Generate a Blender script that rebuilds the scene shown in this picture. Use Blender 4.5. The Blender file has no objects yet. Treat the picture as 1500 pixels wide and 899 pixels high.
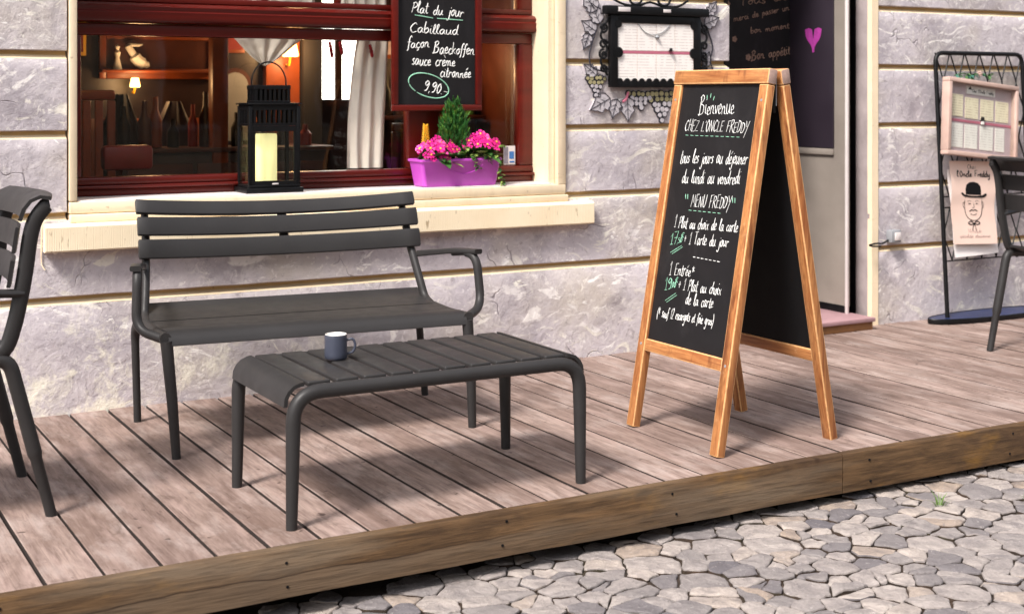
import bpy, bmesh, math, random
from math import sin, cos, pi, radians, sqrt
from mathutils import Vector, Matrix, noise

scene = bpy.context.scene
COL = scene.collection
V = Vector

# ------------------------------------------------------------------ camera, world, sun, exposure
cam_d = bpy.data.cameras.new('camera')
cam = bpy.data.objects.new('camera', cam_d)
COL.objects.link(cam)
cam.location = (0, 0, 1.25)
cam.rotation_euler = (radians(90), 0, -0.5125)
cam_d.sensor_width = 36.0
cam_d.lens = 2015.0 / 1500.0 * 36.0
cam_d.shift_x = 0.0
cam_d.shift_y = -(449.5 - 141.0) / 1500.0
cam_d.clip_start = 0.05
cam_d.clip_end = 500
scene.camera = cam
cam_d.dof.use_dof = True
cam_d.dof.focus_distance = 4.9
cam_d.dof.aperture_fstop = 4.0

SUN_EL = radians(52)
SUN_DIR = V((0.90 * cos(SUN_EL), 0.44 * cos(SUN_EL), -sin(SUN_EL)))
world = bpy.data.worlds.new('World')
scene.world = world
world.use_nodes = True
wn = world.node_tree
wn.nodes.clear()
w_out = wn.nodes.new('ShaderNodeOutputWorld')
w_bg = wn.nodes.new('ShaderNodeBackground')
w_sky = wn.nodes.new('ShaderNodeTexSky')
w_sky.sky_type = 'NISHITA'
w_sky.sun_disc = False
w_sky.sun_elevation = SUN_EL
w_sky.sun_rotation = math.atan2(-SUN_DIR.x, -SUN_DIR.y)
w_sky.dust_density = 3.0
w_hsv = wn.nodes.new('ShaderNodeHueSaturation')
w_hsv.inputs['Saturation'].default_value = 0.35
w_bg.inputs['Strength'].default_value = 0.135
wn.links.new(w_sky.outputs[0], w_hsv.inputs['Color'])
wn.links.new(w_hsv.outputs[0], w_bg.inputs['Color'])
wn.links.new(w_bg.outputs[0], w_out.inputs['Surface'])

sun_d = bpy.data.lights.new('sun', 'SUN')
sun_d.energy = 2.7
sun_d.angle = radians(12)
sun_d.color = (1.0, 0.94, 0.88)
sun = bpy.data.objects.new('sun', sun_d)
COL.objects.link(sun)
sun.rotation_euler = SUN_DIR.to_track_quat('-Z', 'Y').to_euler()
sun.location = (-6, -3, 8)

scene.view_settings.view_transform = 'Standard'
scene.view_settings.look = 'None'
scene.view_settings.exposure = 1.0
scene.view_settings.gamma = 1.0
scene.view_settings.use_curve_mapping = False
scene.render.engine = 'CYCLES'
scene.cycles.max_bounces = 6
scene.cycles.transparent_max_bounces = 12
scene.cycles.use_denoising = True
scene.cycles.caustics_reflective = False
scene.cycles.caustics_refractive = False

# ------------------------------------------------------------------ helpers
def srgb(r, g, b):
    def f(c):
        c /= 255.0
        return c / 12.92 if c <= 0.04045 else ((c + 0.055) / 1.055) ** 2.4
    return (f(r), f(g), f(b), 1.0)

class NT:
    """small node-tree writer"""
    def __init__(s, name):
        s.m = bpy.data.materials.new(name)
        s.m.use_nodes = True
        s.t = s.m.node_tree
        s.b = s.t.nodes['Principled BSDF']
        s.out = s.t.nodes['Material Output']
    def n(s, typ, **kw):
        nd = s.t.nodes.new(typ)
        for k, v in kw.items():
            if k.startswith('i_'):
                nd.inputs[k[2:].replace('_', ' ')].default_value = v
            else:
                setattr(nd, k, v)
        return nd
    def link(s, a, b):
        s.t.links.new(a, b)
    def coord(s, scale=(1, 1, 1), kind='Object'):
        tc = s.n('ShaderNodeTexCoord')
        mp = s.n('ShaderNodeMapping')
        mp.inputs['Scale'].default_value = scale
        s.link(tc.outputs[kind], mp.inputs['Vector'])
        return mp.outputs[0]
    def noise(s, vec, scale, detail=4, rough=0.55, dist=0.0):
        nd = s.n('ShaderNodeTexNoise')
        nd.inputs['Scale'].default_value = scale
        nd.inputs['Detail'].default_value = detail
        nd.inputs['Roughness'].default_value = rough
        nd.inputs['Distortion'].default_value = dist
        s.link(vec, nd.inputs['Vector'])
        return nd.outputs['Fac']
    def ramp(s, fac, stops, interp='LINEAR'):
        nd = s.n('ShaderNodeValToRGB')
        cr = nd.color_ramp
        cr.interpolation = interp
        while len(cr.elements) < len(stops):
            cr.elements.new(0.5)
        for e, (p, c) in zip(cr.elements, stops):
            e.position = p
            e.color = c if len(c) == 4 else (*c, 1)
        s.link(fac, nd.inputs[0])
        return nd.outputs['Color']
    def mix(s, fac, a, b, mode='MIX'):
        nd = s.n('ShaderNodeMix', data_type='RGBA', blend_type=mode)
        for sock, v in ((nd.inputs[0], fac), (nd.inputs[6], a), (nd.inputs[7], b)):
            if isinstance(v, (float, int)):
                sock.default_value = v
            elif isinstance(v, tuple):
                sock.default_value = v if len(v) == 4 else (*v, 1)
            else:
                s.link(v, sock)
        return nd.outputs[2]
    def math(s, op, a, b=0.0):
        nd = s.n('ShaderNodeMath', operation=op)
        for sock, v in ((nd.inputs[0], a), (nd.inputs[1], b)):
            if isinstance(v, (float, int)):
                sock.default_value = v
            else:
                s.link(v, sock)
        return nd.outputs[0]
    def color(s, c):
        if isinstance(c, tuple):
            s.b.inputs['Base Color'].default_value = c if len(c) == 4 else (*c, 1)
        else:
            s.link(c, s.b.inputs['Base Color'])
    def rough(s, r):
        if isinstance(r, (float, int)):
            s.b.inputs['Roughness'].default_value = r
        else:
            s.link(r, s.b.inputs['Roughness'])
    def bump(s, h, strength=0.3, dist=0.01):
        nd = s.n('ShaderNodeBump')
        nd.inputs['Strength'].default_value = strength
        nd.inputs['Distance'].default_value = dist
        s.link(h, nd.inputs['Height'])
        s.link(nd.outputs[0], s.b.inputs['Normal'])

BW = lambda v: (v, v, v, 1)

def simple(name, col, rough=0.5, var=0.12, scale=12, bump=0.0, spec=None, metallic=0.0):
    s = NT(name)
    c = s.coord()
    f = s.noise(c, scale, 5, 0.6)
    lo = tuple(x * (1 - var) for x in col[:3]) + (1,)
    hi = tuple(min(1, x * (1 + var)) for x in col[:3]) + (1,)
    s.color(s.ramp(f, [(0.3, lo), (0.7, hi)]))
    s.rough(s.ramp(f, [(0.3, BW(max(0, rough - 0.06))), (0.7, BW(min(1, rough + 0.06)))]))
    if bump:
        s.bump(s.noise(c, scale * 6, 4), bump, 0.004)
    if spec is not None:
        s.b.inputs['Specular IOR Level'].default_value = spec
    s.b.inputs['Metallic'].default_value = metallic
    return s.m

class MB:
    """one mesh under construction"""
    def __init__(s):
        s.bm = bmesh.new()
    def ring(s, pts):
        return [s.bm.verts.new(p) for p in pts]
    def face(s, vs, mi=0):
        try:
            f = s.bm.faces.new(vs)
            f.material_index = mi
            return f
        except ValueError:
            return None
    def poly(s, pts, mi=0):
        return s.face(s.ring(pts), mi)
    def loft(s, rings, closed=True, caps=True, mi=0):
        rs = [s.ring(r) for r in rings]
        n = len(rs[0])
        for a, b in zip(rs[:-1], rs[1:]):
            for i in range(n if closed else n - 1):
                j = (i + 1) % n
                s.face([a[i], a[j], b[j], b[i]], mi)
        if caps and closed:
            s.face(rs[0][::-1], mi)
            s.face(rs[-1], mi)
        return rs
    def box(s, x0, x1, y0, y1, z0, z1, bev=0.0, seg=2, mat=None, mi=0, edge=-1):
        m = Matrix.Translation(((x0 + x1) / 2, (y0 + y1) / 2, (z0 + z1) / 2)) @ Matrix.Diagonal((abs(x1 - x0), abs(y1 - y0), abs(z1 - z0), 1))
        if mat is not None:
            m = mat @ m
        r = bmesh.ops.create_cube(s.bm, size=1.0, matrix=m)
        vs = r['verts']
        fs = {f for v in vs for f in v.link_faces}
        for f in fs:
            f.material_index = mi
        if bev > 0:
            es = list({e for v in vs for e in v.link_edges})
            bmesh.ops.bevel(s.bm, geom=es, offset=bev, segments=seg, profile=0.5, affect='EDGES', clamp_overlap=True, material=edge)
        return s
    def tube(s, pts, r, n=10, caps=True, flat=None, mi=0):
        """sweep of a circle (or ellipse when flat=(direction, factor)) along pts; r may be a list"""
        pts = [V(p) for p in pts]
        N = len(pts)
        rr = r if isinstance(r, (list, tuple)) else [r] * N
        tang = []
        for i in range(N):
            a = pts[max(0, i - 1)]
            b = pts[min(N - 1, i + 1)]
            t = (b - a)
            if i not in (0, N - 1):
                t1 = (pts[i] - a); t2 = (b - pts[i])
                if t1.length > 1e-9 and t2.length > 1e-9:
                    t = t1.normalized() + t2.normalized()
            if t.length < 1e-9:
                t = V((0, 0, 1))
            tang.append(t.normalized())
        t = tang[0]
        if flat is not None:
            nrm = V(flat[0])
        else:
            nrm = V((0, 0, 1)) if abs(t.z) < 0.9 else V((1, 0, 0))
        rings = []
        for i in range(N):
            t = tang[i]
            if flat is not None:
                nrm = V(flat[0])
            nrm = nrm - t * nrm.dot(t)
            if nrm.length < 1e-6:
                nrm = t.orthogonal()
            nrm.normalize()
            bi = t.cross(nrm)
            k = flat[1] if flat is not None else 1.0
            rings.append([pts[i] + nrm * (cos(2 * pi * j / n) * rr[i] * k) + bi * (sin(2 * pi * j / n) * rr[i]) for j in range(n)])
        s.loft(rings, True, caps, mi)
        return s
    def lathe(s, prof, c=(0, 0, 0), n=28, mi=0, axis=None):
        c = V(c)
        rings = []
        for r, z in prof:
            rings.append([c + V((max(r, 1e-4) * cos(2 * pi * j / n), max(r, 1e-4) * sin(2 * pi * j / n), z)) for j in range(n)])
        s.loft(rings, True, True, mi)
        return s
    def prism(s, out, thick, mi=0):
        """out: 3D outline, thick: vector"""
        a = [V(p) for p in out]
        t = V(thick)
        s.loft([a, [p + t for p in a]], True, True, mi)
        return s
    def build(s, name, mats, parent=None, smooth=35, loc=None):
        me = bpy.data.meshes.new(name)
        bmesh.ops.remove_doubles(s.bm, verts=s.bm.verts[:], dist=1e-6)
        bmesh.ops.recalc_face_normals(s.bm, faces=s.bm.faces[:])
        s.bm.to_mesh(me)
        s.bm.free()
        for m in (mats if isinstance(mats, (list, tuple)) else [mats]):
            me.materials.append(m)
        if smooth:
            me.polygons.foreach_set('use_smooth', [True] * len(me.polygons))
            me.set_sharp_from_angle(angle=radians(smooth))
        o = bpy.data.objects.new(name, me)
        COL.objects.link(o)
        if parent is not None:
            o.parent = parent
        if loc is not None:
            o.location = loc
        return o

def tag(o, label=None, cat=None, group=None, kind=None):
    if label: o['label'] = label
    if cat: o['category'] = cat
    if group: o['group'] = group
    if kind: o['kind'] = kind
    return o

def empty(name, loc=(0, 0, 0), rz=0.0):
    o = bpy.data.objects.new(name, None)
    o.empty_display_size = 0.1
    COL.objects.link(o)
    o.location = loc
    o.rotation_euler = (0, 0, rz)
    return o

def copy_tree(o, parent=None):
    c = o.copy()
    COL.objects.link(c)
    if parent is not None:
        c.parent = parent
    for ch in list(o.children):
        copy_tree(ch, c)
    return c

def catmull(pts, sub=4, closed=False):
    P = [V(p) for p in pts]
    if len(P) < 3:
        return P
    out = []
    n = len(P)
    rng = n if closed else n - 1
    for i in range(rng):
        p0 = P[(i - 1) % n] if (closed or i > 0) else P[0] * 2 - P[1]
        p1 = P[i]
        p2 = P[(i + 1) % n]
        p3 = P[(i + 2) % n] if (closed or i + 2 < n) else P[-1] * 2 - P[-2]
        for k in range(sub):
            t = k / sub
            out.append(0.5 * ((2 * p1) + (p2 - p0) * t + (2 * p0 - 5 * p1 + 4 * p2 - p3) * t * t + (3 * p1 - p0 - 3 * p2 + p3) * t ** 3))
    if not closed:
        out.append(P[-1])
    return out

def rrect(w, h, r, k=3):
    """rounded rectangle loop centred on 0"""
    out = []
    for cx_, cy_, a0 in ((w / 2 - r, h / 2 - r, 0), (-w / 2 + r, h / 2 - r, 90), (-w / 2 + r, -h / 2 + r, 180), (w / 2 - r, -h / 2 + r, 270)):
        for i in range(k + 1):
            a = radians(a0 + 90 * i / k)
            out.append((cx_ + r * cos(a), cy_ + r * sin(a)))
    return out

def fillet(pts, r, k=5):
    """polyline with rounded corners"""
    P = [V(p) for p in pts]
    out = [P[0]]
    for a, b, c in zip(P[:-2], P[1:-1], P[2:]):
        d1 = (a - b); d2 = (c - b)
        q = min(r, d1.length * 0.49, d2.length * 0.49)
        s_ = b + d1.normalized() * q
        e_ = b + d2.normalized() * q
        for i in range(k + 1):
            t = i / k
            out.append(s_ * (1 - t) ** 2 + b * 2 * t * (1 - t) + e_ * t * t)
    out.append(P[-1])
    return out

# ------------------------------------------------------------------ handwriting: single-stroke letters (list = smooth, tuple = straight)
G = {
 'a': (.95, [[(.68, .85), (.4, 1), (.1, .6), (.2, .06), (.5, .15), (.7, .9)], [(.7, .95), (.68, .3), (.95, .03)]]),
 'b': (.8, [[(.15, 2), (.08, 1), (.1, .2), (.35, 0), (.66, .4), (.5, .9), (.13, .6)]]),
 'c': (.72, [[(.64, .82), (.38, 1), (.08, .5), (.3, 0), (.72, .2)]]),
 'd': (.95, [[(.66, .8), (.38, .98), (.08, .5), (.28, 0), (.6, .4), (.78, 2)], [(.76, 1.6), (.68, .3), (.95, .03)]]),
 'e': (.75, [[(.1, .42), (.55, .6), (.42, 1), (.1, .6), (.25, .02), (.75, .2)]]),
 'f': (.62, [[(.75, 1.75), (.58, 2), (.34, 1.4), (.22, -.3), (.0, -.6)], ((.05, .92), (.62, .98))]),
 'g': (.9, [[(.66, .85), (.38, 1), (.08, .5), (.3, .05), (.6, .5), (.68, .95)], [(.68, .95), (.58, -.4), (.3, -.85), (.02, -.55)]]),
 'h': (.9, [[(.2, 2), (.1, 1), (.08, 0)], [(.1, .4), (.4, 1), (.62, .75), (.6, .2), (.9, .03)]]),
 'i': (.45, [[(.15, 1), (.13, .2), (.42, .03)], ((.2, 1.45), (.24, 1.55))]),
 'j': (.5, [[(.35, 1), (.25, -.5), (.0, -.9), (-.25, -.6)], ((.4, 1.45), (.44, 1.55))]),
 'k': (.8, [[(.15, 2), (.08, 0)], [(.62, .98), (.15, .45)], [(.2, .5), (.75, .03)]]),
 'l': (.5, [[(.02, .3), (.36, 1.6), (.27, 2), (.14, 1.5), (.15, .25), (.5, .05)]]),
 'm': (1.35, [[(.1, 1), (.08, 0)], [(.09, .5), (.35, 1), (.52, .7), (.52, 0)], [(.52, .5), (.8, 1), (.98, .6), (1.0, .15), (1.35, .03)]]),
 'n': (.95, [[(.1, 1), (.08, 0)], [(.09, .5), (.42, 1), (.62, .7), (.62, .15), (.95, .04)]]),
 'o': (.8, [[(.4, 1), (.1, .55), (.35, 0), (.66, .5), (.42, 1), (.8, .88)]]),
 'p': (.85, [[(.15, 1), (.05, -.9)], [(.13, .6), (.45, 1), (.68, .5), (.4, 0), (.12, .25)]]),
 'r': (.7, [[(.12, 1), (.1, 0)], [(.1, .5), (.35, .95), (.7, .85)]]),
 's': (.65, [[(.58, .85), (.32, 1), (.18, .72), (.5, .35), (.35, 0), (.04, .12)]]),
 't': (.6, [[(.32, 1.7), (.22, .3), (.4, .0), (.6, .1)], ((.0, 1.08), (.62, 1.15))]),
 'u': (.95, [[(.1, 1), (.1, .25), (.35, 0), (.65, .45), (.7, 1)], [(.7, 1), (.68, .25), (.95, .04)]]),
 'v': (.75, [[(.05, 1), (.32, 0), (.62, .9), (.75, .95)]]),
 'x': (.8, [((.08, .98), (.7, .0)), ((.68, 1), (.05, 0))]),
 'y': (.85, [[(.1, 1), (.12, .3), (.35, .1), (.6, .5), (.7, 1)], [(.7, 1), (.58, -.4), (.3, -.85), (.02, -.55)]]),
 'W': (1.4, [((.05, 2), (.35, 0), (.7, 1.5), (1.0, 0), (1.35, 2))]),
 'z': (.8, [((.08, .95), (.65, .95), (.08, .02), (.75, .05))]),
 'B': (1.25, [[(.3, 1.9), (.22, 1), (.1, 0), (-.15, .1)], [(.1, 1.75), (.6, 2.05), (.9, 1.7), (.3, 1.1)], [(.3, 1.1), (.95, .9), (.8, .2), (.15, .02)]]),
 'C': (1.1, [[(.95, 1.75), (.6, 2), (.1, 1), (.4, .02), (1.0, .3)]]),
 'D': (1.1, [((.2, 2), (.1, 0)), [(.1, 1.95), (.75, 1.75), (.95, 1), (.6, .15), (.08, .02)]]),
 'E': (1.0, [((.85, 1.95), (.2, 1.9), (.1, .03), (.85, .08)), ((.16, 1), (.7, 1.08))]),
 'F': (.95, [((.2, 1.95), (.08, 0)), ((.1, 1.9), (.95, 2.0)), ((.15, 1.0), (.7, 1.08))]),
 'H': (1.1, [((.2, 2), (.1, 0)), ((.95, 2), (.85, 0)), ((.14, 1), (.9, 1.06))]),
 'L': (.95, [((.2, 2), (.1, .05), (.85, .1))]),
 'M': (1.35, [((.08, 0), (.3, 2), (.62, .7), (1.05, 2), (1.15, 0))]),
 'N': (1.25, [((.12, 0), (.18, 2)), ((.18, 1.95), (.88, .05)), ((.88, .02), (1.0, 2))]),
 'O': (1.15, [[(.6, 2), (.15, 1.2), (.5, 0), (1.0, 1), (.6, 2), (.5, 1.98)]]),
 'P': (1.0, [((.25, 1.9), (.08, 0)), [(.05, 1.8), (.6, 2.05), (.9, 1.5), (.5, 1.0), (.2, .95)]]),
 'R': (1.1, [((.2, 1.95), (.08, 0)), [(.1, 1.9), (.7, 1.95), (.8, 1.4), (.2, 1.0)], ((.3, 1.0), (1.0, .02))]),
 'S': (.9, [[(.8, 1.75), (.5, 2), (.2, 1.5), (.7, .7), (.45, 0), (.05, .2)]]),
 'T': (1.05, [((.05, 1.9), (1.05, 2.0)), [(.55, 1.95), (.45, .3), (.5, .0)]]),
 'U': (1.1, [[(.15, 2), (.12, .5), (.5, 0), (.85, .6), (.95, 2)]]),
 'Y': (1.05, [((.1, 2), (.5, 1.0)), ((1.05, 2.0), (.15, -.7))]),
 'Z': (1.1, [((.12, 1.95), (.95, 1.95), (.08, .03), (1.0, .08))]),
 '0': (.85, [[(.42, 1.9), (.1, 1.1), (.35, .02), (.72, .9), (.42, 1.9)]]),
 '1': (.6, [((.05, 1.4), (.38, 2), (.28, .02)), ((.05, .02), (.55, .04))]),
 '2': (.9, [[(.1, 1.6), (.45, 2), (.72, 1.5), (.1, .05)], ((.1, .05), (.8, .1))]),
 '5': (.9, [((.8, 1.95), (.25, 1.9), (.18, 1.15)), [(.18, 1.15), (.7, 1.1), (.65, .2), (.1, .05)]]),
 '7': (.9, [((.1, 1.9), (.8, 1.95), (.3, 0)), ((.2, 1.0), (.75, 1.05))]),
 '9': (.9, [[(.72, 1.7), (.4, 2), (.12, 1.5), (.4, 1.05), (.74, 1.7), (.6, .3), (.25, 0)]]),
 '+': (.9, [((.1, .8), (.8, .85)), ((.47, 1.3), (.42, .3))]),
 '*': (.9, [((.1, .6), (.7, 1.5)), ((.08, 1.4), (.72, .7)), ((.4, 1.7), (.4, .45))]),
 '(': (.5, [[(.45, 2.1), (.1, .8), (.3, -.6)]]),
 ')': (.5, [[(.1, 2.1), (.42, .8), (.05, -.7)]]),
 "'": (.35, [((.22, 2.1), (.12, 1.6))]),
 '"': (.5, [((.1, 2), (.16, .2)), ((.36, 2), (.42, .2))]),
 ',': (.35, [((.2, .1), (.08, -.35))]),
 '.': (.35, [((.12, .02), (.2, .05))]),
 '-': (.8, [((.1, .8), (.7, .82))]),
 '~': (.8, [[(.75, 1.8), (.5, 2), (.2, 1.2), (.5, .3), (.75, .5)], ((.05, 1.3), (.6, 1.35)), ((.05, 1.0), (.55, 1.05))]),
 ' ': (.95, []),
}
def accent(ch, extra):
    adv, st = G[ch]
    return (adv, st + extra)
G['é'] = accent('e', [((.3, 1.35), (.65, 1.75))])
G['è'] = accent('e', [((.25, 1.75), (.55, 1.35))])
G['ç'] = accent('c', [[(.36, 0), (.48, -.25), (.22, -.45)]])

class Pen:
    """writes strokes as thin chalk-marker ridges on a plane given by a function P(a, b) -> 3D"""
    def __init__(s, P, seed=1):
        s.mb = MB(); s.P = P; s.rng = random.Random(seed)
    def stroke(s, pts2, r):
        p3 = [s.P(a, b) for a, b in pts2]
        q = [p3[0]]
        for p in p3[1:]:
            if (p - q[-1]).length > 2e-4:
                q.append(p)
        if len(q) < 2:
            return
        n = len(q)
        rr = [r * (0.86 + 0.28 * s.rng.random()) for _ in range(n)]
        rr[0] *= .7; rr[-1] *= .6
        s.mb.tube(q, rr, n=6)
    def text(s, txt, p0, p1, h, r, caps=False, xh=1.0, slant=0.12):
        """baseline p0 -> p1, h = height of one x-height unit times two if caps"""
        adv = sum(G[c][0] for c in txt)
        d = (V(p1) - V(p0)); L = d.length
        sx = L / adv
        e = d.normalized()
        nrm = V((-e.y, e.x))
        if nrm.y < 0:
            nrm = -nrm
        sy = h
        x = 0.0
        for c in txt:
            a, strokes = G[c]
            jy = s.rng.uniform(-.09, .09); js = s.rng.uniform(.9, 1.12)
            for st in strokes:
                if isinstance(st, tuple):
                    pp = [V(q) for q in st]
                else:
                    pp = [V((q.x, q.y)) for q in catmull([(u, v, 0) for u, v in st], 4)]
                o = []
                for q in pp:
                    u = (x + q.x) * sx + slant * q.y * sy * js
                    v = (q.y * js + jy) * sy
                    o.append(V(p0) + e * u + nrm * v)
                s.stroke([(w.x, w.y) for w in o], r)
            x += a
    def line(s, p0, p1, r):
        s.stroke([p0, ((p0[0] + p1[0]) / 2, (p0[1] + p1[1]) / 2), p1], r)
    def dashes(s, p0, p1, n, r, duty=.6):
        for i in range(n):
            t0 = i / n; t1 = (i + duty) / n
            a = (p0[0] + (p1[0] - p0[0]) * t0, p0[1] + (p1[1] - p0[1]) * t0)
            b = (p0[0] + (p1[0] - p0[0]) * t1, p0[1] + (p1[1] - p0[1]) * t1)
            s.line(a, b, r)

# ------------------------------------------------------------------ materials
def mat_wall():
    s = NT('marbled_plaster')
    c = s.coord()
    isl = s.n('ShaderNodeNewGeometry').outputs['Random Per Island']
    off = s.n('ShaderNodeVectorMath', operation='ADD')
    sc = s.n('ShaderNodeVectorMath', operation='SCALE')
    cmb = s.n('ShaderNodeCombineXYZ')
    s.link(isl, cmb.inputs[0]); s.link(isl, cmb.inputs[2])
    s.link(cmb.outputs[0], sc.inputs[0]); sc.inputs['Scale'].default_value = 17.0
    s.link(c, off.inputs[0]); s.link(sc.outputs[0], off.inputs[1])
    v = off.outputs[0]
    big = s.noise(v, 2.2, 6, .6, .6)
    base = s.ramp(big, [(.28, srgb(150, 143, 150)), (.45, srgb(178, 170, 176)), (.6, srgb(198, 190, 194)), (.8, srgb(188, 182, 176))])
    med = s.noise(v, 9, 6, .65, 1.2)
    base = s.mix(s.ramp(med, [(.35, BW(0)), (.7, BW(.55))]), base, srgb(205, 196, 198))
    warm = s.noise(v, 1.6, 4, .6)
    base = s.mix(s.ramp(warm, [(.5, BW(0)), (.7, BW(.5))]), base, srgb(186, 174, 152))
    blot = s.noise(v, 4.2, 6, .68, .4)
    base = s.mix(s.ramp(blot, [(.52, BW(0)), (.68, BW(.6))]), base, srgb(132, 124, 130))
    # pale brush strokes in two slanting directions
    def strokes(rot, sc, lo, hi, mscale, mlo):
        mp = s.n('ShaderNodeMapping'); mp.inputs['Rotation'].default_value = (0, rot, 0); mp.inputs['Scale'].default_value = sc
        wv = s.n('ShaderNodeTexNoise'); wv.inputs['Scale'].default_value = 3.0; wv.inputs['Detail'].default_value = 2
        s.link(v, wv.inputs['Vector'])
        k1 = s.n('ShaderNodeVectorMath', operation='SCALE'); k1.inputs['Scale'].default_value = .35
        s.link(wv.outputs['Color'], k1.inputs[0])
        k2 = s.n('ShaderNodeVectorMath', operation='ADD'); s.link(v, k2.inputs[0]); s.link(k1.outputs[0], k2.inputs[1])
        s.link(k2.outputs[0], mp.inputs['Vector'])
        f = s.noise(mp.outputs[0], 6.0, 4, .6, .5)
        return s.math('MULTIPLY', s.ramp(f, [(lo, BW(0)), (hi, BW(1))]), s.ramp(s.noise(v, mscale, 3, .6), [(mlo, BW(0)), (mlo + .16, BW(1))]))
    k = strokes(.75, (1, 1, 3.2), .60, .645, 3.0, .42)
    base = s.mix(s.math('MULTIPLY', k, .95), base, srgb(234, 228, 224))
    k = strokes(-.55, (1, 1, 3.6), .60, .64, 2.3, .45)
    base = s.mix(s.math('MULTIPLY', k, .9), base, srgb(228, 222, 210))
    k = strokes(1.2, (1.6, 1.6, 5), .60, .63, 4.0, .5)
    base = s.mix(s.math('MULTIPLY', k, .9), base, srgb(240, 236, 232))
    k = strokes(-.9, (1, 1, 3.0), .62, .67, 2.0, .48)
    base = s.mix(s.math('MULTIPLY', k, .5), base, srgb(128, 116, 130))
    sw = s.noise(v, 5, 4, .55, .9)
    swr = s.ramp(sw, [(.475, BW(0)), (.5, BW(1)), (.525, BW(0))])
    msk = s.ramp(s.noise(v, 2.6, 3, .6), [(.52, BW(0)), (.66, BW(1))])
    base = s.mix(s.math('MULTIPLY', s.math('MULTIPLY', swr, msk), .35), base, srgb(236, 230, 222))
    # salt bloom: crusty pale patches in the lowest course towards the left
    sx = s.n('ShaderNodeSeparateXYZ'); s.link(c, sx.inputs[0])
    low = s.ramp(sx.outputs[2], [(.25, BW(1)), (.47, BW(0))])
    left = s.ramp(s.math('MULTIPLY', sx.outputs[0], .3), [(.35, BW(1)), (.8, BW(.12))])
    salt = s.noise(v, 5.5, 8, .72, .3)
    ks = s.math('MULTIPLY', s.math('MULTIPLY', s.ramp(salt, [(.5, BW(0)), (.6, BW(1))]), low), left)
    base = s.mix(s.math('MULTIPLY', ks, .85), base, srgb(242, 236, 218))
    # dark dashes
    vo = s.n('ShaderNodeTexVoronoi', feature='DISTANCE_TO_EDGE')
    vo.inputs['Scale'].default_value = 4.2
    dv = s.n('ShaderNodeVectorMath', operation='ADD')
    nz = s.n('ShaderNodeTexNoise'); nz.inputs['Scale'].default_value = 6.0
    s.link(v, nz.inputs['Vector'])
    s2 = s.n('ShaderNodeVectorMath', operation='SCALE'); s2.inputs['Scale'].default_value = .22
    s.link(nz.outputs['Color'], s2.inputs[0])
    s.link(v, dv.inputs[0]); s.link(s2.outputs[0], dv.inputs[1])
    s.link(dv.outputs[0], vo.inputs['Vector'])
    crack = s.ramp(vo.outputs['Distance'], [(.0, BW(1)), (.006, BW(.8)), (.014, BW(0))])
    cm = s.ramp(s.noise(v, 4.5, 2, .5), [(.58, BW(0)), (.64, BW(1))])
    ck = s.math('MULTIPLY', crack, cm)
    base = s.mix(s.math('MULTIPLY', ck, .6), base, srgb(98, 92, 98))
    # damp stains low on the wall
    fk = s.noise(v, 21, 7, .72, 1.4)
    fm = s.ramp(s.noise(v, 2.8, 4, .6), [(.42, BW(.15)), (.6, BW(1))])
    base = s.mix(s.math('MULTIPLY', s.math('MULTIPLY', s.ramp(fk, [(.58, BW(0)), (.615, BW(1))]), fm), .62), base, srgb(236, 230, 220))
    dk = s.noise(v, 17, 7, .72, 1.1)
    base = s.mix(s.math('MULTIPLY', s.ramp(dk, [(.60, BW(0)), (.64, BW(1))]), .5), base, srgb(126, 116, 118))
    grit = s.noise(v, 48, 5, .7)
    base = s.mix(s.ramp(grit, [(.56, BW(0)), (.74, BW(.55))]), base, srgb(138, 128, 134))
    grit2 = s.noise(v, 30, 5, .7, .6)
    base = s.mix(s.ramp(grit2, [(.58, BW(0)), (.72, BW(.6))]), base, srgb(236, 230, 228))
    s.color(base)
    s.rough(.85)
    h = s.math('ADD', s.math('MULTIPLY', s.noise(v, 22, 6, .65), .6), s.math('MULTIPLY', med, .5))
    h = s.math('SUBTRACT', h, s.math('MULTIPLY', ck, .5))
    s.bump(h, .55, .015)
    s.b.inputs['Specular IOR Level'].default_value = .25
    return s.m

def mat_cream(name, col, var=.08, streak=True):
    s = NT(name)
    c = s.coord()
    f = s.noise(c, 5, 6, .6)
    base = s.ramp(f, [(.3, tuple(x * (1 - var * 1.6) for x in col[:3])), (.65, col)])
    d = s.noise(s.coord((1, 1, 6)) , 9, 5, .7)
    dr = s.noise(s.coord((1, 1, .12)), 26, 4, .6)
    base = s.mix(s.ramp(dr, [(.56, BW(0)), (.74, BW(.28))]), base, tuple(x * y for x, y in zip(col[:3], (.72, .66, .58))))
    ch = s.noise(c, 38, 3, .5)
    base = s.mix(s.ramp(ch, [(.7, BW(0)), (.73, BW(.6))]), base, tuple(x * y for x, y in zip(col[:3], (.5, .45, .4))))
    base = s.mix(s.ramp(d, [(.6, BW(0)), (.8, BW(.55))]), base, tuple(x * y for x, y in zip(col[:3], (.62, .55, .45))))
    s.color(base)
    s.rough(.75)
    s.bump(s.noise(c, 40, 5, .6), .15, .004)
    return s.m

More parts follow.
